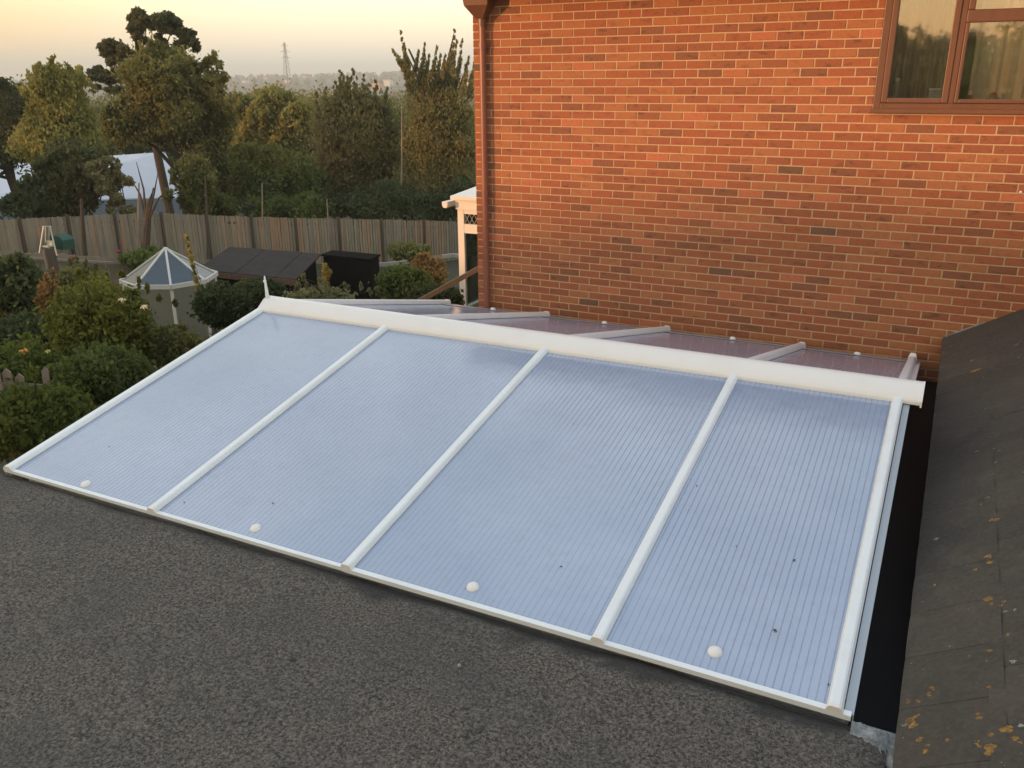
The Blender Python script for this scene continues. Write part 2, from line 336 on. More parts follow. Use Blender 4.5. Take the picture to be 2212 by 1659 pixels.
# ------------------------------------------------------------------ foliage generator
def quads(name, V, mat, parent=None):
    n = len(V)//4; me = bpy.data.meshes.new(name); me.vertices.add(len(V)); me.vertices.foreach_set('co', V.astype(np.float32).ravel())
    me.loops.add(4*n); me.loops.foreach_set('vertex_index', np.arange(4*n, dtype=np.int32)); me.polygons.add(n)
    me.polygons.foreach_set('loop_start', np.arange(0, 4*n, 4, dtype=np.int32)); me.polygons.foreach_set('loop_total', np.full(n, 4, dtype=np.int32))
    me.update(calc_edges=True); me.materials.append(mat)
    o = bpy.data.objects.new(name, me); COL.objects.link(o)
    if parent: adopt(o, parent)
    return o
DENS = 1.0
def leafcloud(clumps, size, hang=.45, aspect=1.7, shell=2.2):
    out = []; size = size*DENS**-.6
    for (c, r, n) in clumps:
        n = int(n*DENS); d = RNG.normal(size=(n, 3)); d /= np.linalg.norm(d, axis=1)[:, None]
        q = RNG.random(n)**(1/shell)*np.where(RNG.random(n) < .30, 1+.13*np.abs(RNG.normal(size=n)), 1); P = np.array(c) + d*np.array(r)*q[:, None]
        a = RNG.normal(size=(n, 3)); a[:, 2] -= hang*2*np.sign(hang); a /= np.linalg.norm(a, axis=1)[:, None]
        b = np.cross(a, RNG.normal(size=(n, 3))); b /= np.linalg.norm(b, axis=1)[:, None]
        s = size*(.55 + .9*RNG.random(n))[:, None]; A = a*s*aspect*.5; B = b*s*.5
        out.append(np.stack([P-A, P+B*.9-A*.1, P+A, P-B*.9-A*.1], axis=1).reshape(-1, 3))
    return np.concatenate(out)
def envelope(c, r, k, cr, n, lo=-.6):
    """k clumps set on and inside the ellipsoid c,r"""
    res = []
    for i in range(k):
        while True:
            d = Vector((random.gauss(0,1), random.gauss(0,1), random.gauss(0,1))).normalized()
            if d.z > lo: break
        q = random.uniform(.35, 1.0); s = cr*random.uniform(.6, 1.35)
        res.append(((c[0]+d.x*r[0]*q, c[1]+d.y*r[1]*q, c[2]+d.z*r[2]*q), (s, s, s*.85), n*random.uniform(.6, 1.3)*(s/cr)**2))
    return res
def tree(name, label, base, clumps, leaf, mat, trunk_r=.25, cat='tree', limbs=9, hang=.45, group=None, aspect=1.7, shell=2.2, wob=1.0):
    b = Vector(base); t = thing(name, b, label, cat, group)
    V = leafcloud(clumps, leaf, hang, aspect, shell).reshape(-1, 4, 3); ctr = V.mean(axis=1); ext = float(np.percentile(np.abs(ctr-ctr.mean(axis=0)), 80)); dsp = np.zeros_like(ctr)
    for wl, am in ((1.5, .16), (.7, .09), (.33, .05)):
        for _ in range(3):
            kv = RNG.normal(size=3); kv /= np.linalg.norm(kv); dv = RNG.normal(size=3)*np.array([1, 1, .7]); dsp += np.sin(ctr@kv*(2*math.pi/(ext*wl)) + RNG.random()*6.28)[:, None]*dv*am*ext*wob*.6
    V = (V + dsp[:, None, :]).reshape(-1, 3)
    quads('crown', V, LM[mat], t)
    cs = np.array([c[0] for c in clumps]); top = Vector(cs.mean(axis=0)); hi = Vector(cs[cs[:, 2].argmax()])
    m = MB(); mid = b.lerp(Vector((top.x, top.y, top.z)), .5) + Vector((random.uniform(-.1,.1), random.uniform(-.1,.1), 0))
    m.tube([b - Vector((0,0,.3)), mid, top, top.lerp(hi, .8)], [trunk_r, trunk_r*.75, trunk_r*.45, trunk_r*.15], 8)
    for c in random.sample(clumps, min(limbs, len(clumps))):
        e = Vector(c[0]); s = b.lerp(top, random.uniform(.45, .95)); k = s.lerp(e, .5) + Vector((0, 0, .12*(e-s).length)); m.tube([s, k, e], [trunk_r*.32, trunk_r*.2, trunk_r*.06], 5)
    m.build('trunk', bark, t); return t
def P(u, v, D):
    p = atD(u, v, D); return (p.x, p.y, p.z)
def px(n, D): return n*D/1950.0                           # size of n picture pixels at distance D
def gbase(u, D):
    x, y = dirD(u, D); return (x, y, ground(x, y))

# ------------------------------------------------------------------ neighbour's house
YW, XC, XE = 8.205, -4.58, 6.2
ZT, ZB = .74, -4.95
house = thing('neighbour_house', (XC, YW, -4.9), 'large red brick house on the right with brown window and downpipe', 'house')
X0B, Z0B = -2.4703, -0.427                                # a measured joint
WINL, WINB, WINR, WINT = -.722, -.269, 1.12, .95
mbw = MB(); mbw.box((XC+.006, YW+.005, ZB), (WINL, YW+.25, 1.1)).box((WINL, YW+.005, ZB), (WINR, YW+.25, WINB)).box((WINR, YW+.005, ZB), (XE, YW+.25, 1.1))
mbw.box((XC+.007, YW+.25, ZB), (XC+.25, YW+7.8, 1.1)).box((XC+.25, YW+7.55, ZB), (XE, YW+7.8, 1.1)).box((XE-.25, YW+.25, ZB), (XE, YW+7.55, 1.1))
mbw.build('wall', mortar, house)
def brick_mesh(L_, mat, name='brick', h=.0642, dep=.05):
    m = MB(); e = .0035
    x, z = L_/2, h/2
    m.add([(-x+e,0,-z+e),(x-e,0,-z+e),(x-e,0,z-e),(-x+e,0,z-e),(-x,e,-z),(x,e,-z),(x,e,z),(-x,e,z),(-x,dep,-z),(x,dep,-z),(x,dep,z),(-x,dep,z)],
          [(0,1,2,3),(0,4,5,1),(1,5,6,2),(2,6,7,3),(3,7,4,0),(4,8,9,5),(5,9,10,6),(6,10,11,7),(7,11,8,4)])
    return m.mesh(name, mat)
full = [brick_mesh(.2142, m) for m in BR]
joined = [MB() for _ in BR]
def jbrick(k, x0, x1, z, yj=0):
    h = .0321; e = .003; y = YW + yj; x0 += .0004; x1 -= .0004
    joined[k].add([(x0+e,y,z-h+e),(x1-e,y,z-h+e),(x1-e,y,z+h-e),(x0+e,y,z+h-e),(x0,y+e,z-h),(x1,y+e,z-h),(x1,y+e,z+h),(x0,y+e,z+h),(x0,y+.03,z-h),(x1,y+.03,z-h),(x1,y+.03,z+h),(x0,y+.03,z+h)],
          [(0,1,2,3),(0,4,5,1),(1,5,6,2),(2,6,7,3),(3,7,4,0),(4,8,9,5),(5,9,10,6),(6,10,11,7),(7,11,8,4)])
def vis(x, z):
    p = Vector((x, YW, z)); d = p.dot(FW); u = 1106+F_PX*p.dot(RT)/d; v = 829.5-F_PX*p.dot(UP)/d
    return u, v, d
cand = []
r0 = int((ZB-Z0B)/.075)+1; r1 = int((.98-Z0B)/.075)
for r in range(r0, r1+1):
    z = Z0B + .075*r - .0375 + .0375
    off = X0B + (0 if r % 2 == 0 else .1125)
    i0 = int((XC-off)/.225)-1
    for i in range(i0, 60):
        x0 = off + .225*i + .005; x1 = x0 + .215
        if x1 > XE: break
        x0c = max(x0, XC)
        if x1 - x0c < .04: continue
        segs = [(x0c, x1)]
        if z > WINB-.03:
            segs = []
            if x0c < WINL: segs.append((x0c, min(x1, WINL-.004)))
            if x1 > WINR: segs.append((max(x0c, WINR+.004), x1))
        for a, b in segs:
            if b-a < .03: continue
            k = random.choices(range(6), BW)[0]; yj = random.uniform(-.0015, .002)
            u, v, d = vis((a+b)/2, z)
            isfull = abs((b-a)-.215) < 1e-4
            seen = 0 < u < 2212 and -5 < v < (690 if u > 2040 else 640 + (u-600)*.137) and z > -2.6
            if isfull and seen and u > 1065: cand.append((d, a, b, z, k, yj))
            else: jbrick(k, a, b, z, yj)
cand.sort()
for i, (d, a, b, z, k, yj) in enumerate(cand):
    if i < 300: link('brick', full[k], house, ((a+b)/2+random.uniform(-.001,.001), YW+yj, z+random.uniform(-.001,.001)), (0, random.uniform(-.004,.004), 0))
    else: jbrick(k, a, b, z, yj)
# return wall on the garden side, same bond
for r in range(r0, r1+1):
    z = Z0B + .075*r; off = YW + .005 + (.103 if r % 2 == 0 else 0)
    for i in range(34):
        y0 = off+.225*i+(.01 if True else 0); y1 = y0+.215; k = random.choices(range(6), BW)[0]; h = .0325
        joined[k].add([(XC,y0,z-h),(XC,y1,z-h),(XC,y1,z+h),(XC,y0,z+h),(XC+.03,y0,z-h),(XC+.03,y1,z-h),(XC+.03,y1,z+h),(XC+.03,y0,z+h)],
                      [(0,1,2,3),(0,1,5,4),(1,2,6,5),(2,3,7,6),(3,0,4,7)])
jm = MB(); slots = []
for k, j in enumerate(joined): jm.add(j.v, j.f); slots += [k]*len(j.f)
jo = jm.build('brickwork', BR, house); jo.data.polygons.foreach_set('material_index', slots); tag(jo, kind='stuff')
# eaves, soffit, gutter, roof
soff = M('dark_soffit', (.10,.055,.04), .7); roof_m = M('house_tiles', (.10,.06,.045), .9)
MB().box((XC-.42, YW-.30, .79), (XE+.3, YW+.01, .82)).build('soffit', soff, house)
MB().box((XC-.43, YW-.325, .77), (XE+.3, YW-.302, .95)).build('fascia', frame_brown, house)
pr = [(math.cos(t)*.058, -abs(math.sin(t))*.058) for t in [math.pi*i/8 for i in range(9)]] + [(-.05, 0), (.05, 0)]
MB().extr(pr[:9], (XC-.45, YW-.385, .90), (XE+.3, YW-.385, .90), (0,1,0), (0,0,1)).build('gutter', frame_brown, house)
MB().add([(XC-.45,YW-.36,.96),(XE+.3,YW-.36,.96),(XE+.3,YW+3.95,3.4),(XC-.45,YW+3.95,3.4),(XC-.45,YW+8.2,.96),(XE+.3,YW+8.2,.96)],
         [(0,1,2,3),(3,2,5,4),(0,3,4),(1,5,2)]).build('roof', roof_m, house)
# downpipe with hopper and swan neck
PX, PY = -4.441, YW-.056
dp = MB().tube([(PX,PY,.50),(PX,PY,-4.9)], .034, 14).build('downpipe', pipe_mat, house, smooth=False)
for zc in (.30, -1.15, -2.5):
    MB().tube([(PX,PY,zc+.03),(PX,PY,zc-.03)], .040, 14).box((PX-.055, YW-.03, zc-.012), (PX+.055, YW-.001, zc+.012)).build('pipe_clip', pipe_mat, dp)
h1 = MB(); hx = PX-.01
h1.add([(hx-.15,YW-.19,.80),(hx+.15,YW-.19,.80),(hx+.15,YW-.005,.80),(hx-.15,YW-.005,.80),(hx-.13,YW-.17,.67),(hx+.13,YW-.17,.67),(hx+.13,YW-.005,.67),(hx-.13,YW-.005,.67),
        (hx-.04,YW-.10,.55),(hx+.04,YW-.10,.55),(hx+.04,YW-.02,.55),(hx-.04,YW-.02,.55)],
       [(0,1,5,4),(1,2,6,5),(2,3,7,6),(3,0,4,7),(4,5,9,8),(5,6,10,9),(6,7,11,10),(7,4,8,11),(8,9,10,11),(0,3,2,1)])
h1.tube([(PX,PY,.58),(PX,PY,.48)], .042, 14)
h1.build('hopper', frame_brown, house)
# window
wz0, wz1 = WINB, WINT; yf = YW-.004
fr = MB(); fr.box((WINL, yf, wz0), (WINL+.055, yf+.07, wz1)).box((WINR-.055, yf, wz0), (WINR, yf+.07, wz1)).box((WINL+.055, yf, wz0), (WINR-.055, yf+.07, wz0+.045)).box((WINL+.055, yf, wz1-.05), (WINR-.055, yf+.07, wz1))
XM = -.135
fr.box((XM-.022, yf, wz0+.045), (XM+.022, yf+.07, wz1-.05))
win = fr.build('window', frame_brown, house, bevel=.004)
MB().box((WINL-.02, YW-.05, WINB-.035), (WINR+.02, YW+.05, WINB-.002)).build('sill', frame_brown, win, bevel=.004)
sa = MB(); x0, x1, z0, z1 = WINL+.055, XM-.022, wz0+.045, wz1-.05; y_ = yf-.012
sa.box((x0+.002,y_,z0+.002),(x0+.05,y_+.06,z1)).box((x1-.05,y_,z0+.002),(x1-.002,y_+.06,z1)).box((x0+.05,y_,z0+.002),(x1-.05,y_+.06,z0+.04)).box((x0+.05,y_,z1-.05),(x1-.05,y_+.06,z1))
sa.build('sash', frame_brown, win, bevel=.006)
MB().box((x0+.05,YW+.028,z0+.04),(x1-.05,YW+.034,z1-.05)).build('pane', g_win, win)
x0, x1 = XM+.022, WINR-.055
ZTL, ZTH = .385, .478
b2 = MB(); b2.box((x0,y_+.006,ZTL),(x1,y_+.066,ZTH)).box((x0+.002,y_,z0+.002),(x0+.03,y_+.06,ZTL)).box((x0+.03,y_,z0+.002),(x1,y_+.06,z0+.032)).box((x0+.002,y_,ZTH),(x0+.05,y_+.06,z1)).box((x1-.03,y_,z0+.002),(x1-.002,y_+.06,ZTL))
b2.build('transom', frame_brown, win, bevel=.006)
MB().box((x0+.03,YW+.028,z0+.032),(x1-.03,YW+.034,ZTL)).build('pane', g_win, win)
MB().box((x0+.05,YW+.028,ZTH),(x1-.01,YW+.034,z1)).build('pane', g_win, win)
# room behind the glass
room = M('room_wall', (.62,.52,.36), .9); curtain = M('net_curtain', (.62,.52,.34), .9); setc(curtain, mixc(curtain, noise(curtain, 9, 3, .5, pos(curtain, (6,1,.2))), (.82,.74,.54), (.72,.64,.45)))
rm = MB(); a, b = (WINL-.3, YW+.26, WINB-.08), (WINR+.4, YW+1.1, 1.6)
rm.add([(a[0],a[1],a[2]),(b[0],a[1],a[2]),(b[0],b[1],a[2]),(a[0],b[1],a[2]),(a[0],a[1],b[2]),(b[0],a[1],b[2]),(b[0],b[1],b[2]),(a[0],b[1],b[2])], [(0,1,2,3),(4,7,6,5),(0,3,7,4),(1,5,6,2),(2,6,7,3)])
rm.build('room', room, house)
cv = MB(); n = 40; vs = []; 
for i in range(n+1):
    x = -.02 + i*1.1/n; y = YW+.24+.02*math.sin(i*1.7); vs += [(x,y,WINB+.0),(x,y,1.0)]
cv.add(vs, [(2*i,2*i+2,2*i+3,2*i+1) for i in range(n)]); cv.build('curtain', curtain, house)
cv = MB(); vs = []
for i in range(n+1):
    x = WINL-.05 + i*.66/n; y = YW+.50+.03*math.sin(i*1.3); vs += [(x,y,WINB-.05),(x,y,1.3)]
cv.add(vs, [(2*i,2*i+2,2*i+3,2*i+1) for i in range(n)]); cv.build('curtain', room, house)
def sill_thing(name, label, cat, parts):
    o = parts[0][0].build(name, parts[0][1], None, smooth=False); tag(o, label, cat)
    for m, mt, nm in parts[1:]: m.build(nm, mt, o)
    return o
zs = WINB+.045
MB().box((WINL+.06, YW+.06, zs-.03), (WINR-.06, YW+.22, zs)).build('inner_sill', upvc, house)
mred = M('red_plastic', (.45,.06,.04), .5); mwh = M('white_plastic', (.75,.72,.66), .4); mbl = M('pale_blue_plastic', (.34,.42,.45), .5); mgl = M('grey_glass_jar', (.42,.38,.30), .4); mor = M('orange_plastic', (.45,.22,.08), .6)
p0 = Vector((.0, YW+.12, zs))
sill_thing('bottle', 'small red bottle with white top standing on the window sill', 'bottle', [(MB().tube([(.0,YW+.12,zs),(.0,YW+.12,zs+.065)], .017, 10), mred), (MB().tube([(.0,YW+.12,zs+.065),(.0,YW+.12,zs+.10)], [.016,.010], 10), mwh, 'cap')])
sill_thing('jar', 'tall pale jar inside the left window pane', 'jar', [(MB().tube([(-.57,YW+.12,zs),(-.57,YW+.12,zs+.15),(-.57,YW+.12,zs+.17)], [.032,.032,.026], 12), mgl), (MB().tube([(-.57,YW+.12,zs+.17),(-.57,YW+.12,zs+.20)], .027, 12), mwh, 'lid')])
sill_thing('box', 'pale blue box on a shelf behind the left window pane', 'box', [(MB().box((-.31,YW+.13,zs), (-.22,YW+.2,zs+.10)), mbl), (MB().box((-.315,YW+.125,zs+.10), (-.215,YW+.205,zs+.115)), mwh, 'lid')])
sill_thing('bowl', 'low blue and orange bowl of odds and ends on the sill', 'bowl', [(MB().tube([(.17,YW+.13,zs),(.17,YW+.13,zs+.045)], [.03,.05], 12), mbl), (MB().ball((.165,YW+.13,zs+.055), .03, 8, 6), mor, 'contents')])
# little white vent scar on the wall
tag(MB().dome((0,0,0), .012, .008, 8).build('cable_clip', mwh), 'tiny white cable clip fixed to the brick wall at far right', 'clip')
bpy.data.objects['cable_clip'].location = (.48, YW-.003, -.905); bpy.data.objects['cable_clip'].rotation_euler = (rad(90), 0, 0)

# ------------------------------------------------------------------ glazed lean-to canopy
YE, ZE = 2.929, -2.2413; YR, ZR = 5.30, -1.765; YF, ZF = YW-.12, -2.40
BX = [-4.93, -3.70, -2.375, -1.069, -.120]
canopy = thing('canopy_roof', (-2.5, YR, -4.85), 'white framed polycarbonate canopy roof with four glazed bays and ridge', 'canopy')
dn = Vector((0, YR-YE, ZR-ZE)).normalized(); nn_ = Vector((0, -dn.z, dn.y))
df = Vector((0, YF-YR, ZF-ZR)).normalized(); nf = Vector((0, -df.z, df.y))
def flute_panel(xa, xb, p, q, nrm):
    """panel from line p to line q (y,z), with shallow grooves every 32 mm"""
    xs = []; k0 = math.ceil(xa/.032); x = k0*.032
    prof = [(xa, 0)]
    while x < xb-.006:
        if x > xa+.006: prof += [(x-.0025, 0), (x, -.0022), (x+.0025, 0)]
        x += .032
    prof.append((xb, 0)); m = MB(); n = len(prof); vs = []
    for (y, z) in (p, q):
        for a, b in prof: vs.append(Vector((a, y, z)) + nrm*b)
    for (y, z) in (p, q):
        for a in (xa, xb): vs.append(Vector((a, y, z)) - nrm*.016)
    fs = [(i, i+1, n+i+1, n+i) for i in range(n-1)]
    b0 = 2*n; fs += [(b0, b0+1, b0+3, b0+2), (0, b0, b0+2, n), (n-1, 2*n-1, b0+3, b0+1), tuple(list(range(n))[::-1]+[b0, b0+1])[::1], tuple(list(range(n, 2*n))+[b0+3, b0+2])]
    return m.add(vs, fs)
for i in range(4):
    flute_panel(BX[i]+.012, BX[i+1]-.012, (YE-.03, ZE-.0063), (YR-.03, ZR-.006), nn_).build('panel', poly, canopy)
    flute_panel(BX[i]+.012, BX[i+1]-.012, (YR+.03, ZR-.006), (YF+.02, ZF-.004), nf).build('panel', poly, canopy)
trim_far = M('greyish_trim', (.40,.40,.43), .2)
flash_m = M('grey_verge', (.42,.47,.52), .4)
barp = [(-.030,.002),(-.030,.010),(-.022,.026),(-.014,.031),(.014,.031),(.022,.026),(.030,.010),(.030,.002)]
for i, x in enumerate(BX):
    s = 1.15 if i == 0 else 1.0
    pp = [(a*s, b) for a, b in barp]
    bar = MB().extr(pp, (x, YE-.035, ZE-.007), (x, YR-.02, ZR-.004), (1,0,0), nn_).build('glazing_bar', pvc, canopy)
    MB().extr([(a*1.05, b*1.06) for a, b in pp], (x, YE-.047, ZE-.010), (x, YE-.030, ZE-.006), (1,0,0), nn_).build('end_cap', button, bar)
    pp = [(a*1.15, b*1.55) for a, b in barp]
    bar = MB().extr(pp, (x, YR+.02, ZR-.004), (x, YF+.03, ZF-.006), (1,0,0), nf).build('glazing_bar', pvc, canopy)
    MB().extr([(a*1.06, b*(1.6 if i == 4 else 1.15)-.002) for a, b in pp], (x, YF+.005, ZF+.0), (x, YF+.045, ZF-.010), (1,0,0), nf).build('end_cap', button, bar)
# verge flashings beyond the two outer bars
for x, sgn in ((BX[0], -1), (BX[4], 1)):
    a, b = (x-.075, x-.036) if sgn < 0 else (x+.034, x+.068)
    MB().extr([(a,.004),(a,-.05),(a+.004,-.05),(a+.004,.0),(b-.004,.0),(b-.004,-.05),(b,-.05),(b,.004)], (0,YE-.03,ZE-.012), (0,YR,ZR-.014), (1,0,0), nn_).build('flashing', flash_m, canopy)
    MB().extr([(a,.004),(a,-.05),(a+.004,-.05),(a+.004,.0),(b-.004,.0),(b-.004,-.05),(b,-.05),(b,.004)], (0,YR,ZR-.014), (0,YF+.03,ZF-.012), (1,0,0), nf).build('flashing', pvc, canopy)
# ridge cap
rp = [(-.129,-.032),(-.132,-.018),(-.128,-.002),(-.112,.016),(-.075,.042),(-.045,.060),(-.018,.069),(.018,.069),(.045,.060),(.075,.042),(.112,.016),(.128,-.002),(.132,-.018),(.129,-.032),(.118,-.028),(.02,.05),(-.02,.05),(-.118,-.028)]
rc = MB().extr(rp, (BX[0]-.01, YR, ZR+.005), (BX[4]+.122, YR, ZR+.005), (0,1,0), (0,0,1)).build('ridge_cap', pvc_cap, canopy)
rc.data.polygons.foreach_set('use_smooth', [True]*len(rc.data.polygons)); rc.data.set_sharp_from_angle(angle=rad(40))
for x in (BX[0]-.018, BX[4]+.120):
    MB().extr([(-.138,-.040),(-.138,-.002),(-.06,.058),(0,.077),(.06,.058),(.138,-.002),(.138,-.040)], (x, YR, ZR+.004), (x+.010, YR, ZR+.004), (0,1,0), (0,0,1)).build('end_cap', pvc_cap, rc)
fin = MB(); fx, fy = BX[0]+.0, YR-.03
fin.tube([(fx,fy,ZR+.05),(fx,fy,ZR+.10),(fx-.004,fy,ZR+.17),(fx-.008,fy,ZR+.235),(fx-.008,fy,ZR+.25)], [.020,.015,.011,.007,.004], 8).ball((fx-.010,fy,ZR+.205), .014, 8, 6)
fin.build('finial', pvc, canopy, smooth=True)
# far right verge stop, seen end-on
# eave trims
MB().extr([(-.012,-.018),(-.012,.006),(.010,.006),(.010,.003),(-.008,.003),(-.008,-.018)], (BX[0]-.05, YE-.032, ZE-.008), (BX[2], YE-.032, ZE-.008), tuple(dn), tuple(nn_)).build('eave_trim', pvc, canopy)
MB().extr([(-.015,-.018),(-.015,.008),(.010,.008),(.010,.005),(-.009,.005),(-.009,-.018)], (BX[2]-.02, YE-.032, ZE-.009), (BX[4]+.06, YE-.032, ZE-.009), tuple(dn), tuple(nn_)).build('eave_trim', pvc, canopy)
MB().extr([(-.20,.001),(-.20,.004),(.012,.004),(.012,-.02),(.008,-.02),(.008,.001)], (BX[0]-.05, YF+.02, ZF-.001), (BX[4]+.06, YF+.02, ZF-.001), tuple(df), tuple(nf)).build('eave_trim', trim_far, canopy)
for u, v in ((186,1046),(553,1141),(1022,1268),(1545,1408)):
    d = ray(u, v); k = (ZE + (0-YE)*dn.z/dn.y)/(d.z - d.y*dn.z/dn.y); p = d*k
    b_ = MB().dome((0,0,0), .031, .022).build('fixing_button', button, canopy, smooth=True); b_.location = Vector((p.x, p.y, p.z-.006)) - world_loc(canopy); b_.rotation_euler = (math.atan2(dn.z, dn.y), 0, 0)
for i in range(4):
    x = (BX[i]+BX[i+1])/2 + (.02 if i else .0)
    b_ = MB().dome((0,0,0), .030, .032).build('fixing_button', button, canopy, smooth=True); b_.location = Vector((x, YF-.03, ZF+.004)) - world_loc(canopy); b_.rotation_euler = (math.atan2(df.z, df.y), 0, 0)
# supports under the canopy
for y, z in ((YE+.12, ZE), (YF-.06, ZF)):
    MB().box((BX[0]-.02, y-.04, z-.16), (BX[4]+.05, y+.04, z-.03)).build('eave_beam', pvc, canopy)
for x in (BX[0]+.03, BX[2], BX[4]):
    for y, z in ((YE+.12, ZE), (YF-.06, ZF)):
        MB().box((x-.045, y-.045, -4.86), (x+.045, y+.045, z-.162)).build('post', pvc, canopy)
# dirt specks on the near slope
leafm = M('dead_leaf', (.10,.055,.035), .9)
for i, (u, v, s) in enumerate([(1674,1363,.012),(1716,1211,.010),(1212,1225,.008),(590,1088,.008),(398,1086,.006),(236,965,.006),(1505,1050,.007),(1790,1480,.007),(1590,1180,.006)]):
    d = ray(u, v); k = (ZE - YE*dn.z/dn.y)/(d.z - d.y*dn.z/dn.y); p = d*k
    o = MB().add([(-s,0,0),(0,-s*.5,.003),(s,0,0),(0,s*.5,.003),(0,0,-.002)], [(0,1,4),(1,2,4),(2,3,4),(3,0,4)]).build('leaf_fragment', leafm); o.location = (p.x, p.y, p.z+.003); o.rotation_euler = (.2, .1, random.uniform(0, 6))
    tag(o, ['reddish dead leaf fragment low in the right bay', 'dark leaf fragment midway down the right bay', 'speck of dead leaf low in the third bay', 'dead leaf fragment by the button of the second bay', 'second leaf speck left of that button in the second bay', 'leaf speck in the middle of the left bay', 'leaf speck high in the third bay', 'dead leaf fragment at the bottom right corner of the right bay', 'leaf speck beside the rightmost inner glazing bar'][i], 'leaf', 'dead leaf fragments on the canopy panels')

# ------------------------------------------------------------------ felted garage roof in the foreground
GX0, GX1, GY0, GY1, GZ = -9.0, .075, -1.2, YE-.035, ZE-.034
garage = thing('garage', ((GX0+GX1)/2, .9, -4.85), 'flat roofed garage with grey mineral felt roof in the foreground', 'garage')
nx, ny = 120, 50; vs = []; fs = []
def fz(x, y): return GZ + .006*math.sin(x*2.1+y)*math.sin(y*3.3) + .004*math.sin(x*7+1)*math.sin(y*5)
for j in range(ny+1):
    for i in range(nx+1):
        x = GX0+(GX1-GX0)*i/nx; y = GY0+(GY1-GY0)*j/ny + (0 if j < ny else .010*math.sin(x*5)+.006*math.sin(x*13))
        vs.append((x, y, fz(x, y) - (.022 if j == ny else 0)))
for j in range(ny):
    for i in range(nx): a = j*(nx+1)+i; fs.append((a, a+1, a+nx+2, a+nx+1))
MB().add(vs, fs).build('felt_roof', felt, garage, smooth=True)
for xs_ in (-7.6, -6.55, -5.5, -4.5): pass
MB().box((GX0, GY1-.012, GZ-.16), (GX1, GY1+.004, GZ-.022)).build('fascia', felt_dark, garage)
gb = MB().box((GX0+.05, GY0+.05, -4.9), (GX1-.12, GY1-.2, GZ-.17)); gb.build('walls', mortar, garage)
for (u, v, s, r_) in ((632, 1426, .018, .3), (1036, 1580, .026, 1.1), (1010, 1590, .014, 2.2)):
    p = atZ(u, v, GZ); o = MB().add([(-s,0,.002),(-s*.3,-s*.5,.008),(s*.5,-s*.35,.004),(s,.1*s,.010),(s*.3,s*.4,.004),(-s*.4,s*.55,.007),(0,0,.012)],
      [(0,1,6),(1,2,6),(2,3,6),(3,4,6),(4,5,6),(5,0,6)]).build('moss_clump', felt_dark); o.location = (p.x, p.y, GZ+.002); o.rotation_euler = (0, 0, r_)
    lab = {632: 'small dark moss clump on the felt below the second bay', 1036: 'larger dark moss clump near the bottom edge of the felt', 1010: 'smaller moss crumb beside the larger clump near the bottom'}[u]
    tag(o, lab, 'moss')
p = atZ(992, 1440, GZ); o = MB().ball((0,0,0), .008, 8, 6).build('pebble', M('pale_stone', (.34,.33,.31), .9)); o.location = (p.x, p.y, GZ+.006); tag(o, 'small pale pebble on the grey felt roof', 'pebble')
# cement fillet at the corner by the black valley
cm = MB(); vs = []; n, mm = 22, 8
for i in range(n+1):
    for j in range(mm+1):
        a, b = i/n, j/mm; x = -.055+.165*a; y = GY1+.008-(.085+.09*a*a)*b - .05*a*b
        h = .018*math.sin(math.pi*min(1, b*1.1))*(.6+.4*math.sin(9*a+5*b)) + .010*random.random()*(0 if j in (0, mm) else 1)
        vs.append((x, y, GZ-.004+h if j < mm else GZ-.006))
cm.add(vs, [(i*(mm+1)+j, i*(mm+1)+j+1, (i+1)*(mm+1)+j+1, (i+1)*(mm+1)+j) for i in range(n) for j in range(mm)]).build('cement_fillet', cement, garage, smooth=True)

# ------------------------------------------------------------------ black valley between canopy and tiled roof
tag(MB().box((-.35, GY1+.01, -2.66), (.135, YW-.002, -2.60)).box((.135, GY1+.01, -2.66), (.150, YW-.002, -2.26)).build('valley_gutter', black), 'black lined valley gutter between canopy and tiled roof', 'gutter')

# ------------------------------------------------------------------ tiled roof on the right
ext = thing('tiled_extension', (1.6, 4, -4.85), 'dark concrete tiled roof slope on the right edge with orange lichen', 'roof')
TP = rad(30); TX, TZ = .105, -2.205; G = .308; TW = .33
us = Vector((math.cos(TP), 0, math.sin(TP))); ns = Vector((-math.sin(TP), 0, math.cos(TP)))
tmsh = []
for k in range(4):
    m = MB(); t = .014; l = G+.055; w = TW-.0016; n = 6
    e = .003
    # slightly cambered slab: x up the slope, y along the course
    vs = []
    for a in (0, e, l):
        for j in range(n+1):
            b = -w/2+w*j/n; cam_ = .0028*(1-(2*j/n-1)**2)
            z = t + cam_ - (e if (a == 0) else 0) - (e*.6 if j in (0, n) else 0) - (.010 if a == l else 0)
            vs.append((a, b, z))
    top = len(vs)
    for a in (0, l):
        for b in (-w/2, w/2): vs.append((a, b, -.004 if a == 0 else -.008))
    fs = [(r*(n+1)+j, (r+1)*(n+1)+j, (r+1)*(n+1)+j+1, r*(n+1)+j+1) for r in range(2) for j in range(n)]
    fs += [tuple([top]+list(range(n+1))+[top+1])[::-1], (0, n+1, 2*(n+1), top+2, top), (n, 2*n+1, 3*n+2, top+3, top+1)]
    m.add(vs, fs); tmsh.append(m.mesh('tile', tile_m))
from mathutils import Euler
for r in range(7):
    for j in range(int(11/TW)):
        y = YW - .004 - TW/2 - TW*j + (TW/2 if r % 2 else 0)
        if y + TW/2 > YW: y = YW-.004-TW*.5; 
        if y < -2.2: continue
        o_ = Vector((TX, y, TZ)) + us*(G*r) + ns*(.010 + .0*r)
        ob = link('tile', random.choice(tmsh), ext, o_)
        R3 = Matrix((us, Vector((0,1,0)), ns)).transposed().to_4x4() @ Euler((random.uniform(-.005,.005), random.uniform(-.004,.004)-.034, random.uniform(-.003,.003))).to_matrix().to_4x4()
        ob.rotation_euler = R3.to_euler()
b = MB(); q = us*(G*7.3)
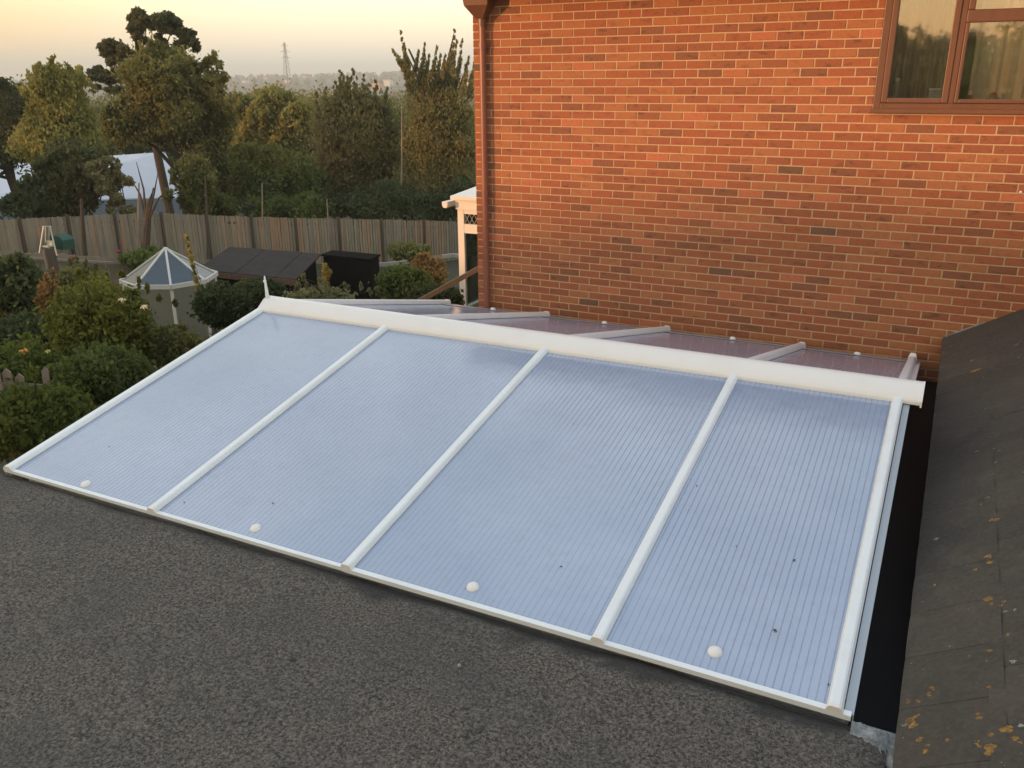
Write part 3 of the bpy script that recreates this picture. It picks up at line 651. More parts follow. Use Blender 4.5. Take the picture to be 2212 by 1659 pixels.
b.extr([(0,-.012),(2.45,-.012),(2.45,-.05),(0,-.05)], (TX+.012, -2.2, TZ-.004), (TX+.012, YW-.003, TZ-.004), tuple(us), tuple(ns)); b.build('roof_deck', W_dark, ext)
MB().box((.152, -2.2, -4.9), (.33, YW-.004, -2.19)).build('side_wall', mortar, ext)
MB().box((.335, -2.2, -4.9), (2.2, -2.0, -2.2)).build('end_wall', mortar, ext)
# lead/mortar flashing strip where roof meets brick
MB().bar(tuple(Vector((TX+.01, YW-.012, TZ+.032))), tuple(Vector((TX+.30, YW-.012, TZ+.195))), .02, .022).build('flashing', cement, ext)
def on_tiles(u, v, off=.024):
    n_ = ns; d = ray(u, v); o = Vector((TX, 0, TZ)) + n_*off
    return d*(o.dot(n_)/d.dot(n_))
def splat(m, p, ax, ay, nz, r, asp, rot, up):
    k = random.randint(8, 11); vs = []; c = Vector(p)+nz*(.0025+up)
    for i in range(k):
        t = 2*math.pi*i/k+random.uniform(-.25,.25); q = r*random.uniform(.45, 1.15); a, b_ = math.cos(t)*q, math.sin(t)*q*asp
        a, b_ = a*math.cos(rot)-b_*math.sin(rot), a*math.sin(rot)+b_*math.cos(rot); vs.append(c+ax*a+ay*b_-nz*.002)
    vs.append(c+nz*.0015); m.add(vs, [(i, (i+1) % k, k) for i in range(k)])
om, wm = MB(), MB(); Yv = Vector((0,1,0))
V5 = lambda x, y: ((3500+x*.617)/1.823, (2000+y*.617)/1.823)
spots = [(630,165,36),(660,150,20),(640,310,22),(645,350,20),(640,585,24),(655,620,18),(710,630,24),(740,600,14),(645,915,24),(628,975,20),(650,1035,26),(660,1080,22),(650,1155,20),(130,1365,26),(160,1385,22),(180,1330,14),(205,1480,22),(250,1520,24),(235,1555,16),(570,1335,20),(740,1418,36),(650,1460,26),(650,1540,30),(575,1500,16),(590,1530,14),(285,495,11),(770,815,11),(550,398,14),(370,1495,14),(690,70,18),(655,80,14),(260,1190,12),(285,1150,12),(130,1240,10),(180,1225,8),(810,1480,24),(830,1500,14)]
for x, y, s in spots:
    u, v = V5(x, y); p = on_tiles(u, v); d = p.length; 
    for _ in range(3): splat(om, p + us*random.gauss(0, .004)+Yv*random.gauss(0,.006), us, Yv, ns, s*.617/1.823*d/1860*1.2, random.uniform(.6,1.3), random.uniform(0,3), random.uniform(0,.002))
for u, v, s in ((2110,800,16),(2100,780,12),(2125,815,8),(2140,945,8),(2125,960,6),(2110,975,6),(2150,1000,5),(2138,1010,6),(2190,830,4),(2135,1075,8),(2120,1090,6)):
    p = on_tiles(u, v); d = p.length; splat(om, p, us, Yv, ns, s*d/1860*.8, 1, 0, .001)
for x, y, s in [(300,200,18),(390,885,12),(145,995,12),(225,1035,20),(470,1080,12),(745,660,16),(805,650,16),(700,690,12),(795,980,28),(635,820,20),(380,1410,18),(485,1405,16),(95,1470,22),(840,1390,22),(720,1630,24),(740,1650,16),(560,1150,12),(375,280,16),(855,860,14),(465,915,9)]:
    u, v = V5(x, y); p = on_tiles(u, v); splat(wm, p, us, Yv, ns, s*.617/1.823*p.length/1860*.85, random.uniform(.6,1.2), random.uniform(0,3), 0)
for u, v, s in ((2196,745,12),(2204,738,8)):
    p = on_tiles(u, v); splat(wm, p, us, Yv, ns, s*p.length/1860, .6, .5, .001)
tag(om.build('orange_lichen', lichen_o, ext), kind='stuff'); tag(wm.build('pale_lichen', lichen_w, ext), kind='stuff')

# ------------------------------------------------------------------ conservatory beside the house
cons = thing('conservatory', (-6.5, 14.5, -4.9), 'white conservatory at the rear corner of the brick house', 'conservatory')
cy0 = 14.0; zc = lambda v: -2.463-(v-470)*.00892
cx0 = -8.22
MB().box((cx0-.02, cy0-.03, zc(452)), (-4.62, cy0+.08, zc(428))).box((cx0-.02, cy0+.08, zc(452)), (cx0+.08, 17, zc(428))).build('fascia', upvc, cons)
MB().add([(cx0-.09,cy0-.10,zc(431)),(-4.62,cy0-.10,zc(431)),(-4.62,cy0+1.5,zc(431)+.10),(cx0-.09,cy0+1.5,zc(431)+.10),(cx0-.09,17,zc(431)),(-4.62,17,zc(431)),(cx0-.09,cy0-.10,zc(431)+.06),(-4.62,cy0-.10,zc(431)+.06),(-4.62,cy0+1.5,zc(431)+.17),(cx0-.09,cy0+1.5,zc(431)+.17),(cx0-.09,17,zc(431)+.06),(-4.62,17,zc(431)+.06)],
   [(6,7,8,9),(9,8,11,10),(0,1,7,6),(0,6,9,3),(3,9,10,4),(1,2,8,7),(2,5,11,8),(0,3,2,1),(3,4,5,2),(4,10,11,5)]).build('roof', upvc, cons)
MB().extr([(-.06,.05),(-.06,-.02),(-.03,-.06),(.03,-.06),(.055,-.02),(.055,.05)], (cx0-.15, cy0-.20, zc(441)), (cx0-.15, 17, zc(441)), (1,0,0), (0,0,1)).build('gutter', upvc, cons)
MB().box((cx0, cy0, -4.2), (cx0+.13, cy0+.08, zc(452)-.002)).build('corner_post', upvc, cons)
MB().box((cx0+.135, cy0+.002, zc(501)), (-4.62, cy0+.07, zc(482))).build('transom', upvc, cons)
MB().box((cx0+.135, cy0+.002, zc(461)), (-4.62, cy0+.07, zc(452)-.003)).build('head_rail', upvc, cons)
for x in (-7.2, -6.2, -5.2):
    MB().box((x-.03, cy0+.004, zc(482)+.002), (x+.03, cy0+.06, zc(461)-.002)).box((x-.03, cy0+.004, -4.1), (x+.03, cy0+.06, zc(501)-.002)).build('mullion', upvc, cons)
pn = MB().box((cx0+.14, cy0+.03, zc(482)), (-4.64, cy0+.038, zc(461))).build('pane', g_cons, cons)
ld = MB(); x = cx0+.14
while x < -4.8:
    z0_, z1_ = zc(482), zc(461)
    ld.bar((x,cy0+.024,z0_),(x+.10,cy0+.024,z1_),.008,.006).bar((x+.10,cy0+.026,z0_),(x,cy0+.026,z1_),.008,.006); x += .10
ld.build('lead_lattice', M('lead', (.45,.42,.38), .5), pn)
MB().box((cx0+.14, cy0+.03, -4.15), (-4.64, cy0+.038, zc(501))).build('pane', g_cons, cons)
MB().box((cx0+.03, cy0+.12, -4.15), (cx0+.038, 16.9, zc(452))).build('pane', g_cons, cons)
MB().box((cx0, cy0, -4.95), (-4.62, cy0+.1, -4.2)).box((cx0, cy0+.1, -4.95), (cx0+.1, 17, -4.2)).build('dwarf_wall', upvc, cons)
MB().box((cx0, 16.9, -4.2), (cx0+.1, 17, zc(452))).box((cx0, 15.4, -4.2), (cx0+.1, 15.48, zc(452))).build('side_post', upvc, cons)
ch = thing('garden_chair', (-7.3, 15.0, -4.6), 'pale chair with dark back posts inside the conservatory', 'chair')
MB().box((-7.65,14.7,-4.25),(-7.2,15.15,-4.18)).build('seat', M('pale_green_fabric', (.35,.40,.34), .9), ch); 
MB().box((-7.65,15.13,-4.15),(-7.2,15.18,-3.75)).build('backrest', M('pale_green_fabric_b', (.38,.42,.36), .9), ch)
for x, y, t_ in ((-7.66,15.16,-3.5),(-7.19,15.16,-3.5),(-7.66,14.72,-4.26),(-7.19,14.72,-4.26)): MB().box((x-.025,y-.025,-4.85),(x+.025,y+.025,t_)).build('leg', W_dark, ch)

# wooden pole leaning across
a, b = atY(903, 652, 11.2), atY(1034, 580, 11.6)
o = MB().bar(a, b, .055, .075).build('wooden_pole', W_rail); tag(o, 'brown wooden pole slanting up to the corner of the brick house', 'pole')
p = atY(970, 668, 9.6); gl = thing('globe_lamp', (p.x, p.y, p.z-1.6), 'small round cream globe lamp just behind the ridge near the conservatory', 'lamp')
MB().ball(p, .07, 16, 10).build('globe', M('cream_globe', (.80,.66,.52), .4), gl, smooth=True); MB().tube([(p.x,p.y,p.z-.06),(p.x,p.y,-4.85)], .02, 8).build('post', W_post, gl)
# green water butt at the foot of the conservatory
p = atY(957, 655, 12.6); o = MB().tube([(p.x,p.y,-4.9),(p.x,p.y,p.z-.05),(p.x,p.y,p.z+.12)], [.26,.30,.28], 16).build('water_butt', M('dark_green_plastic', (.02,.045,.032), .5)); tag(o, 'dark green water butt beside the conservatory corner post', 'water butt')

# ------------------------------------------------------------------ far paling fence
fen = thing('paling_fence', P(500, 560, 33), 'long weathered paling fence across the gardens before the trees', 'fence')
tops = [(-70,478),(0,475),(140,468),(325,460),(494,467),(640,471),(800,474),(965,478),(1120,482)]
def ftop(u): return float(np.interp(u, [t[0] for t in tops], [t[1] for t in tops]))
pm = []
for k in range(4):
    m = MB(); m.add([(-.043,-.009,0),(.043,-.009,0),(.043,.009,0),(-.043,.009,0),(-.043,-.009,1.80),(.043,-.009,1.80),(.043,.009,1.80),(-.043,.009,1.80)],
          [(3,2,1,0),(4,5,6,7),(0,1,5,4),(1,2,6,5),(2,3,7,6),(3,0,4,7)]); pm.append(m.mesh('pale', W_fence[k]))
u = -66.0; ends = []; cnt = 0
while u < 1100:
    D = float(np.interp(u, [0, 500, 1100], [31, 34, 37])); q = atD(u, ftop(u), D); q2 = atD(u+5, ftop(u+5), D+.02)
    ang = math.atan2(q2.y-q.y, q2.x-q.x)
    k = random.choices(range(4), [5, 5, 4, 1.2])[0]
    if 560 < u < 625 or 880 < u < 960: k = random.choices(range(4), [2, 2, 1, 6])[0]  # mostly warm boards here: sun patches put into the board colour
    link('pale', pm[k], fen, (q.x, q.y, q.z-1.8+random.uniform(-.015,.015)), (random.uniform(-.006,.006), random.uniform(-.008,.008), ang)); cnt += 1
    ends.append((q.x, q.y, q.z)); u += .1125*1860/ (D*1.02)
for i in range(0, len(ends)-1, 16):
    a = ends[i]; b = ends[min(i+16, len(ends)-1)]; nrm = Vector((-(b[1]-a[1]), b[0]-a[0], 0)).normalized()*.045
    for dz in (.25, 1.45):
        MB().bar(Vector(a)-Vector((0,0,dz))+nrm, Vector(b)-Vector((0,0,dz))+nrm, .04, .08).build('rail', W_post, fen)
    MB().bar(Vector(a)-Vector((0,0,2.1))-nrm*1.2, Vector(a)+Vector((0,0,.06))-nrm*1.2, .08, .08, (0,1,0)).build('post', W_post, fen)
# second, lower fence on the left
f2 = thing('low_paling_fence', P(100, 600, 26.5), 'low pale paling fence on the left in front of the taller one', 'fence')
u = -60.0
while u < 300:
    D = 26.5+.004*u; vt = float(np.interp(u, [-60, 0, 95, 240, 300], [541, 543, 547, 557, 562])); q = atD(u, vt, D); q2 = atD(u+5, vt, D)
    me = pm[1]; o = link('pale', me, f2, (q.x, q.y, q.z-1.25+random.uniform(-.03,.03)), (0, random.uniform(-.02,.02), math.atan2(q2.y-q.y, q2.x-q.x))); o.scale = (1,1,.70); u += .118*1860/D/1.02
a = atD(-60, 550, 26.3); b = atD(300, 571, 27.5)
MB().bar(a, b, .10, .06).build('top_rail', W_pale, f2)
a = atD(110, 606, 26.6); b = atD(300, 612, 27.5); MB().bar(a, b, .05, .12).build('gravel_board', W_pale, f2)
q = atD(97, 545, 25.8); MB().bar(q-Vector((-.15,0,1.7)), q+Vector((0,0,.06)), .08, .10, (0,1,0)).build('post', W_pale, f2)
q = atD(108, 541, 25.6); MB().bar(q-Vector((-.15,0,1.9)), q+Vector((0,0,.06)), .16, .16, (0,1,0)).build('post', W_post, f2)
# swing frame, green toy, poles
white_m = M('white_metal', (.62,.62,.60), .4)
sw = thing('swing_frame', P(102, 548, 30.5), 'white metal A-frame swing standing between the two fences', 'swing')
for s_ in (0, 1):
    for (ua, ub) in ((94, 84), (108, 123)):
        D = 30.2+s_*.9; MB().bar(atD(ua, 489, D), atD(ub, 552, D), .028, .028, (0,1,0)).build('leg', white_m, sw)
MB().bar(atD(92, 489, 30.2), atD(110, 489, 31.1), .03, .03).build('top_bar', white_m, sw)
q = atD(102, 522, 30.6); MB().box((q.x-.13,q.y-.1,q.z-.16),(q.x+.13,q.y+.1,q.z-.12)).box((q.x-.13,q.y+.06,q.z-.12),(q.x+.13,q.y+.1,q.z+.02)).build('seat', M('pale_seat', (.42,.45,.36), .6), sw)
for (ux,) in ((98,), (106,)): MB().bar(atD(ux, 489, 30.6), atD(ux, 524, 30.6), .012, .012, (0,1,0)).build('rope', white_m, sw)
q = atD(133, 524, 31); o = MB().box((q.x-.35,q.y-.2,q.z-.18),(q.x+.35,q.y+.2,q.z+.12)).extr([(-.35,.12),(.35,.12),(.2,.24),(-.2,.24)], (q.x,q.y-.2,q.z), (q.x,q.y+.2,q.z), (1,0,0), (0,0,1)).build('play_box', M('teal_plastic', (.02,.085,.065), .6)); tag(o, 'teal green lidded play box by the white swing', 'box')
poles = [((566,395),(566,560),33,.035,'tall thin pale pole rising above the middle of the paling fence','pole'),((443,380),(450,560),32.5,.05,'thin leaning pole left of the tall pale one at the fence','pole'),((300,395),(296,575),31,.05,'slim grey pole before the white roof','pole'),((868,228),(866,465),41,.045,'very tall thin mast among the brownish trees','pole'),((706,430),(712,560),33,.04,'short thin pole above the dark shed roof','pole')]
for (a, b, D, w, lab, cat) in poles:
    o = MB().tube([atD(b[0],b[1],D), atD((a[0]+b[0])/2+1,(a[1]+b[1])/2,D), atD(a[0],a[1],D)], [w, w*.8, w*.5], 6).build('garden_pole', W_pale if a[0] != 443 else W_post); tag(o, lab, cat)
tr = MB(); q0, q1 = atD(305, 580, 30.5), atD(322, 440, 30.5); tr.tube([q0-Vector((0,0,.5)), q0.lerp(q1,.5)+Vector((.05,0,0)), q1, q1+Vector((.2,.1,.5))], [.16,.13,.08,.03], 8)
for dx, dz in ((-.7,.8),(.6,1.0),(-.3,1.3),(.9,.5)): tr.tube([q0.lerp(q1,.7), q1+Vector((dx*.5,0,dz*.35)), q1+Vector((dx,0,dz))], [.05,.03,.01], 5)
bt = thing('bare_tree', q0, 'bare dark tree trunk with few branches against the paling fence', 'tree'); tr.build('trunk', bark, bt)
q0, q1 = atD(182, 560, 30), atD(176, 430, 30)
bt = thing('bare_tree', q0, 'thin dark tree trunk by the fence between swing and summerhouse', 'tree'); MB().tube([q0-Vector((0,0,.4)), q0.lerp(q1,.5), q1], [.09,.07,.04], 7).build('trunk', bark, bt)
# pale curved edging in front of the fence at the right
pts = [atD(u, v, D) for u, v, D in ((800,572,30),(835,571,30.3),(866,568,30.6),(915,560,31),(977,551.5,31.6),(1029,555,31.3),(1060,560,31))]
o = MB(); 
for i in range(len(pts)-1): o.bar(pts[i]-(pts[i+1]-pts[i])*.02, pts[i+1], .10, .13)
o = o.build('curved_edging', M('pale_edging', (.36,.34,.32), .7)); tag(o, 'pale curved edging rim in front of the fence by the conservatory', 'edging')

# ------------------------------------------------------------------ sheds
sh = thing('shed', (-17.4, 18.5, ground(-17.4, 18.5)), 'low dark felt roofed shed with brown fascia behind the ridge', 'shed')
A, B_, C_, D_ = atZ(424, 582, -5.1), atZ(640, 603, -5.1), atZ(694, 548, -4.75), atZ(496, 533, -4.75)
up = Vector((0,0,.05))
for i in range(5):
    f0, f1 = i/5, (i+1)/5-.004; a, b, c, d = A.lerp(B_, f0), A.lerp(B_, f1), D_.lerp(C_, f1), D_.lerp(C_, f0)
    lift = Vector((0,0,.006*(i % 2)))
    MB().add([a+lift,b+lift,c+lift,d+lift,a-up,b-up,c-up,d-up], [(0,1,2,3),(7,6,5,4),(0,1,5,4),(1,2,6,5),(2,3,7,6),(3,0,4,7)]).build('roof_sheet', shed_felt, sh)
MB().bar(A-Vector((0,.02,.10)), B_-Vector((0,.02,.10)), .03, .15).build('fascia', W_fascia, sh)
g_ = ground(-17.4, 18.5)-.2
def prism(p4, zb, dz=.0):
    p4 = [Vector(p) for p in p4]; return MB().add([(p.x,p.y,p.z-dz) for p in p4]+[(p.x,p.y,zb) for p in p4], [(0,1,2,3),(7,6,5,4),(0,1,5,4),(1,2,6,5),(2,3,7,6),(3,0,4,7)])
i4 = [A.lerp(C_, .05), B_.lerp(D_, .05), C_.lerp(A, .05), D_.lerp(B_, .05)]
prism(i4, g_, .06).build('walls', W_dark, sh)
sb = thing('shed', (-15.2, 20, g_), 'black tarred shed standing right of the felt roofed shed', 'shed')
p1, p2 = atZ(698, 553, -4.86), atZ(800, 563, -4.86); bk = Vector((-.1, .55, .02))
prism([p1, p2, p2+bk, p1+bk], g_, .03).build('walls', W_dark, sb)
k_ = Vector((-.04,-.04,0)); MB().add([p1+k_, p2+Vector((.04,-.04,0)), p2+bk+Vector((.04,.04,0)), p1+bk, p1+k_+up, p2+Vector((.04,-.04,0))+up, p2+bk+Vector((.04,.04,0))+up, p1+bk+up], [(3,2,1,0),(4,5,6,7),(0,1,5,4),(1,2,6,5),(2,3,7,6),(3,0,4,7)]).build('roof', W_dark, sb)

# ------------------------------------------------------------------ octagonal glass summerhouse
gc = atZ(357, 534, -4.1); gx, gy = gc.x, gc.y; gR = 1.20; ze = -4.90; zg = ground(gx, gy)-.1
gh = thing('glass_summerhouse', (gx, gy, zg), 'octagonal glass summerhouse with pointed white framed roof', 'greenhouse')
ap = Vector((gx, gy, -4.12)); oc = [Vector((gx+gR*math.sin(t), gy+gR*math.cos(t), ze)) for t in [rad(-139+45*k) for k in range(8)]]
for k in range(8):
    a, b = oc[k], oc[(k+1) % 8]; ia = Vector((gx, gy, ze)); w0 = a.lerp(ia, .06); w1 = b.lerp(ia, .06)
    ns_ = (a-ap).cross(b-ap).normalized(); ns_ = ns_ if ns_.z > 0 else -ns_
    MB().add([ap+ns_*-.004, a+ns_*-.004, b+ns_*-.004, ap-ns_*.01, a-ns_*.01, b-ns_*.01], [(0,1,2),(5,4,3),(0,1,4,3),(1,2,5,4),(2,0,3,5)]).build('pane', g_gh, gh)
    MB().bar(ap, a, .055, .04).build('rafter', white_m, gh)
    MB().bar(a, b, .05, .11).build('eave_rail', white_m, gh)
    MB().bar((w0.x,w0.y,zg), (w0.x,w0.y,ze-.05), .06, .06, (0,1,0)).build('post', white_m, gh)
    MB().add([(w0.x,w0.y,zg+.1),(w1.x,w1.y,zg+.1),(w1.x,w1.y,ze-.06),(w0.x,w0.y,ze-.06),(w0.x*.9995+ia.x*.0005,w0.y,zg+.1)], [(0,1,2,3)]).build('pane', g_ghw, gh)
MB().dome(ap-Vector((0,0,.05)), .07, .07, 10).build('roof_cap', white_m, gh, smooth=True)

# picket at lower left
pk = thing('picket_fence', P(50, 850, 8.5), 'short bleached picket fence poking out of the bushes at the left edge', 'fence')
for u, v, w in ((-14,790,.07),(12,795,.07),(40,806,.07),(96,792,.06)):
    q = atD(u, v, 8.4 + (u*.002)); o = MB(); o.extr([(-w/2,-1.2),(w/2,-1.2),(w/2,-.04),(0,0),(-w/2,-.04)], (0,-.01,0), (0,.01,0), (1,0,0), (0,0,1)); ob = o.build('picket', W_pale); ob.location = q; ob.rotation_euler = (0, random.uniform(-.05,.05), rad(40)); adopt(ob, pk)
a, b = atD(-20, 832, 8.37), atD(110, 838, 8.62); MB().bar(a, b, .03, .06).build('rail', W_pale, pk)

# ------------------------------------------------------------------ trees behind the fence
def env_px(u, v, ru, rv, D, k, cr_px, n, lo=-.6):
    c = P(u, v, D); r = (px(ru, D), px(ru, D)*.8, px(rv, D)); return envelope(c, r, k, px(cr_px, D), n, lo)
def fill(u, v, ru, rv, D, n):
    c = P(u, v, D); return [(c, (px(ru, D), px(ru, D)*.8, px(rv, D)), n)]
def cl(u, v, D, rpx, n, flat=.8):
    r = px(rpx, D); return (P(u, v, D+random.uniform(-1, 1)), (r, r, r*flat), n)
def crown(u, v, ru, rv, D, k, n=200, cr=15, f=3500, lo=-1):
    return env_px(u, v, ru*.92, rv*.92, D, k, cr, n, lo) + fill(u, v, ru*.95, rv*.95, D, f)
DENS = 1.8
# tall pine with separate cloud-like clumps
C = [cl(u_, v_, 55, r_*.85, n_) for u_, v_, r_, n_ in [(288,42,14,200),(300,30,15,220),(312,42,16,240),(300,58,17,240),(285,62,13,140),(328,52,15,200),(345,42,18,280),(362,38,17,260),(378,50,16,240),(352,60,16,200),(372,66,12,120),
   (296,78,14,140),(312,88,11,90),(395,72,15,220),(412,72,12,150),(402,88,17,240),(418,92,13,160),(390,100,16,200),(425,105,10,80),
   (222,102,13,160),(236,96,15,200),(252,100,14,180),(228,116,13,150),(246,118,15,190),(268,106,15,190),(262,126,15,180),(282,122,15,170),(240,134,12,110),(272,142,14,150),
   (200,158,12,130),(212,152,12,130),(226,158,11,110),(204,170,8,50),(220,170,9,60),(250,156,14,140),(238,172,12,90),(262,170,14,140),(210,188,8,40),(238,192,11,70),(255,195,13,100),(290,150,18,220),(340,80,9,60),(352,90,10,80),(330,100,14,150)]]
tree('pine_tree', 'tallest tree on the left, airy pine with cloud-like clumps of foliage', gbase(330, 55), C, .20, 'dark', .28, limbs=30, hang=.2, shell=1.9, wob=.2)
C = crown(355, 205, 90, 105, 46, 80, 240, 14, 7000) + crown(455, 240, 48, 110, 46, 40, 200, 13, 3000) + crown(285, 262, 72, 50, 46, 36, 220, 13, 3000) + crown(468, 375, 68, 92, 46, 50, 220, 14, 5000) + [cl(u_, v_, 46, 5, 40, 2) for u_, v_ in ((440,122),(448,130),(462,118),(470,128),(478,140),(487,160),(492,185),(300,98),(330,96),(360,100),(385,108))]
tree('oak_tree', 'broad dark olive tree standing in front of the tall pine', gbase(370, 46), C, .15, 'olive', .4, limbs=14)
C = crown(128, 250, 66, 85, 43, 60, 200, 12, 6000) + [cl(u_, v_, 43, r_, n_, 2.4) for u_, v_, r_, n_ in ((88,160,6,70),(98,145,6,70),(104,160,7,80),(118,140,6,70),(122,155,7,90),(130,150,6,70),(142,158,5,50),(150,150,4,40),(162,158,5,60),(168,170,6,70),(182,172,5,50),(190,185,7,70),(75,180,7,80),(110,175,14,150),(150,185,13,140),(175,195,12,120))] + crown(130, 310, 100, 52, 43, 40, 220, 13, 5000) + crown(128, 210, 50, 55, 43, 30, 180, 11, 2500)
tree('willow_tree', 'light yellow-green tree with feathery top at the left', gbase(125, 43), C, .14, 'willow', .25, hang=.8)
C = crown(0, 270, 85, 88, 50, 60, 220, 15, 6000) + crown(10, 290, 100, 52, 50, 30, 220, 13, 4000) + crown(-80, 400, 60, 90, 50, 20, 220, 16, 2500) + [cl(u_, 184, 50, 4, 20, 2) for u_ in range(-10, 70, 9)]
tree('dark_tree', 'dark tree cut by the left edge of the picture', gbase(10, 50), C, .16, 'dark', .3)
C = crown(155, 385, 68, 78, 39, 60, 220, 13, 5000) + crown(95, 420, 60, 52, 39, 24, 200, 13, 2500) + crown(40, 448, 55, 22, 39, 12, 120, 8, 700)
tree('garden_tree', 'low dark spreading tree just behind the fence at the left', gbase(130, 39), C, .13, 'dark', .18, limbs=14)
C = env_px(262, 385, 24, 50, 38, 18, 8, 70) + env_px(215, 400, 45, 60, 38, 22, 12, 150) + env_px(255, 450, 50, 18, 38, 10, 9, 70)
tree('small_tree', 'thin leafed small tree partly hiding the white roof', gbase(255, 38), C, .12, 'grey', .10, limbs=14, wob=.3)
C = crown(425, 400, 42, 68, 38, 36, 160, 11, 1800) + env_px(366, 368, 14, 26, 38, 7, 6, 45) + env_px(385, 420, 30, 40, 38, 12, 8, 60)
tree('small_tree', 'small dull green tree at the right end of the white roof', gbase(420, 38), C, .12, 'olive', .14, limbs=14)
C = crown(600, 262, 95, 68, 62, 70, 220, 15, 7000) + crown(530, 300, 60, 90, 62, 30, 220, 15, 3500)
tree('round_tree', 'rounded yellowish tree behind the centre of the fence', gbase(585, 62), C, .22, 'willow', .3)
C = crown(600, 400, 110, 82, 43, 80, 240, 16, 8000) + crown(540, 380, 50, 70, 43, 24, 200, 14, 2500)
tree('green_tree', 'deep green bushy tree behind the middle of the fence', gbase(590, 43), C, .15, 'green', .22)
C = crown(770, 290, 108, 100, 47, 90, 230, 15, 9000) + crown(730, 400, 80, 75, 47, 30, 220, 16, 5000) + crown(830, 380, 60, 90, 47, 30, 220, 16, 4000) + [cl(u_+(v_+q_*9-v_)*dx_, v_+q_*9, 47, 1.3+q_*.7, 9+q_*5, 2.2) for u_, v_, dx_ in ((733,152,.1),(741,168,-.1),(750,165,.05),(765,150,-.25),(772,170,-.1),(786,165,.1),(700,190,.1),(812,178,-.1),(722,180,0),(798,184,0),(680,200,.1),(835,188,-.1)) for q_ in range(6)]
tree('brown_tree', 'tall brownish green tree with thin twigs right of centre', gbase(770, 47), C, .15, 'brown', .3, hang=.9, wob=.3)
C = crown(955, 310, 92, 130, 43, 100, 220, 14, 9000) + crown(930, 410, 100, 75, 43, 40, 220, 15, 5000)
for (u0, v0, u1, v1) in ((866,70,882,190),(872,95,888,190),(905,112,890,185),(918,96,906,185),(928,120,915,190),(945,104,928,190),(952,120,940,190),(962,120,950,195),(982,66,968,190),(985,88,975,190),(998,88,985,190),(1012,125,1000,195),(850,112,880,160),(975,100,960,180),(1028,130,1015,200),(1040,115,1030,200)):
    for t_ in (0, .12, .25, .38, .5, .65, .8, 1): C.append(cl(u0+(u1-u0)*t_, v0+(v1-v0)*t_, 43, 2.0+7*t_**1.3, 10+60*t_**1.3, 2.0))
tree('poplar_tree', 'tall tree with pointed upright shoots beside the brick house', gbase(950, 43), C, .12, 'brown', .28, hang=.9, limbs=18, wob=.12)
C = crown(850, 440, 120, 45, 40, 50, 220, 13, 4000) + crown(1000, 430, 70, 50, 40, 26, 220, 13, 2500)
tree('hedge', 'dark hedge growing behind the right half of the fence', gbase(860, 40), C, .14, 'dark', .1, cat='hedge')
C = crown(470, 445, 50, 32, 40, 22, 200, 12, 1500) + crown(620, 450, 110, 30, 40, 26, 200, 12, 2500)
tree('hedge', 'low dark hedge behind the middle of the fence', gbase(560, 40), C, .14, 'green', .1, cat='hedge')
C = crown(1150, 260, 110, 150, 50, 40, 240, 22, 6000)
tree('dark_tree', 'dark tree hidden behind the brick house', gbase(1150, 50), C, .24, 'olive', .3)

C = crown(60, 330, 190, 110, 75, 90, 260, 20, 9000)
tree('woodland_tree', 'hazy olive tree mass behind the yellow-green tree at the left', gbase(60, 75), C, .22, 'olive', .3)
C = crown(330, 290, 190, 95, 80, 80, 260, 18, 8000)
tree('woodland_tree', 'hazy tree mass seen through the gaps behind the broad tree', gbase(330, 80), C, .22, 'far', .3)
C = crown(640, 300, 190, 108, 78, 90, 260, 18, 9000)
tree('woodland_tree', 'hazy tree mass behind the rounded yellowish tree', gbase(640, 78), C, .22, 'brown', .3)
C = crown(900, 310, 170, 112, 80, 80, 260, 18, 8000)
tree('woodland_tree', 'hazy tree mass behind the tree with upright shoots', gbase(900, 80), C, .22, 'olive', .3)

DENS = 1.0
# white sheeted building behind the trees
wb = thing('white_building', P(200, 460, 62), 'long pale blue-white roof showing between the trees at the left', 'building')
r0_, r1_ = atD(-70, 358, 66), atD(356, 328, 66); e0, e1 = atD(-80, 440, 60), atD(408, 425, 60)
MB().add([r0_, r1_, e1, e0, r0_-Vector((0,0,.08)), r1_-Vector((0,0,.08)), e1-Vector((0,0,.08)), e0-Vector((0,0,.08))], [(3,2,1,0),(4,5,6,7),(2,3,7,6),(1,2,6,5),(0,1,5,4),(3,0,4,7)]).build('roof', tin, wb)
bkv = Vector((r1_.x-e1.x, r1_.y-e1.y, 0)); i1 = e1.lerp(e0, .01); i0_ = e0.lerp(e1, .01)
MB().add([i0_-Vector((0,0,.1)), i1-Vector((0,0,.1)), Vector((i1.x,i1.y,-11)), Vector((i0_.x,i0_.y,-11)), r1_-Vector((0,0,.1)), Vector((r1_.x,r1_.y,-11))], [(0,1,2,3),(1,4,5,2)]).build('wall', tin_b, wb)
for k in range(1, 9):
    a = r0_.lerp(r1_, k/9); b = e0.lerp(e1, k/9); MB().bar(a+Vector((0,0,.02)), b+Vector((0,0,.02)), .08, .05).build('roof_rib', tin, wb)

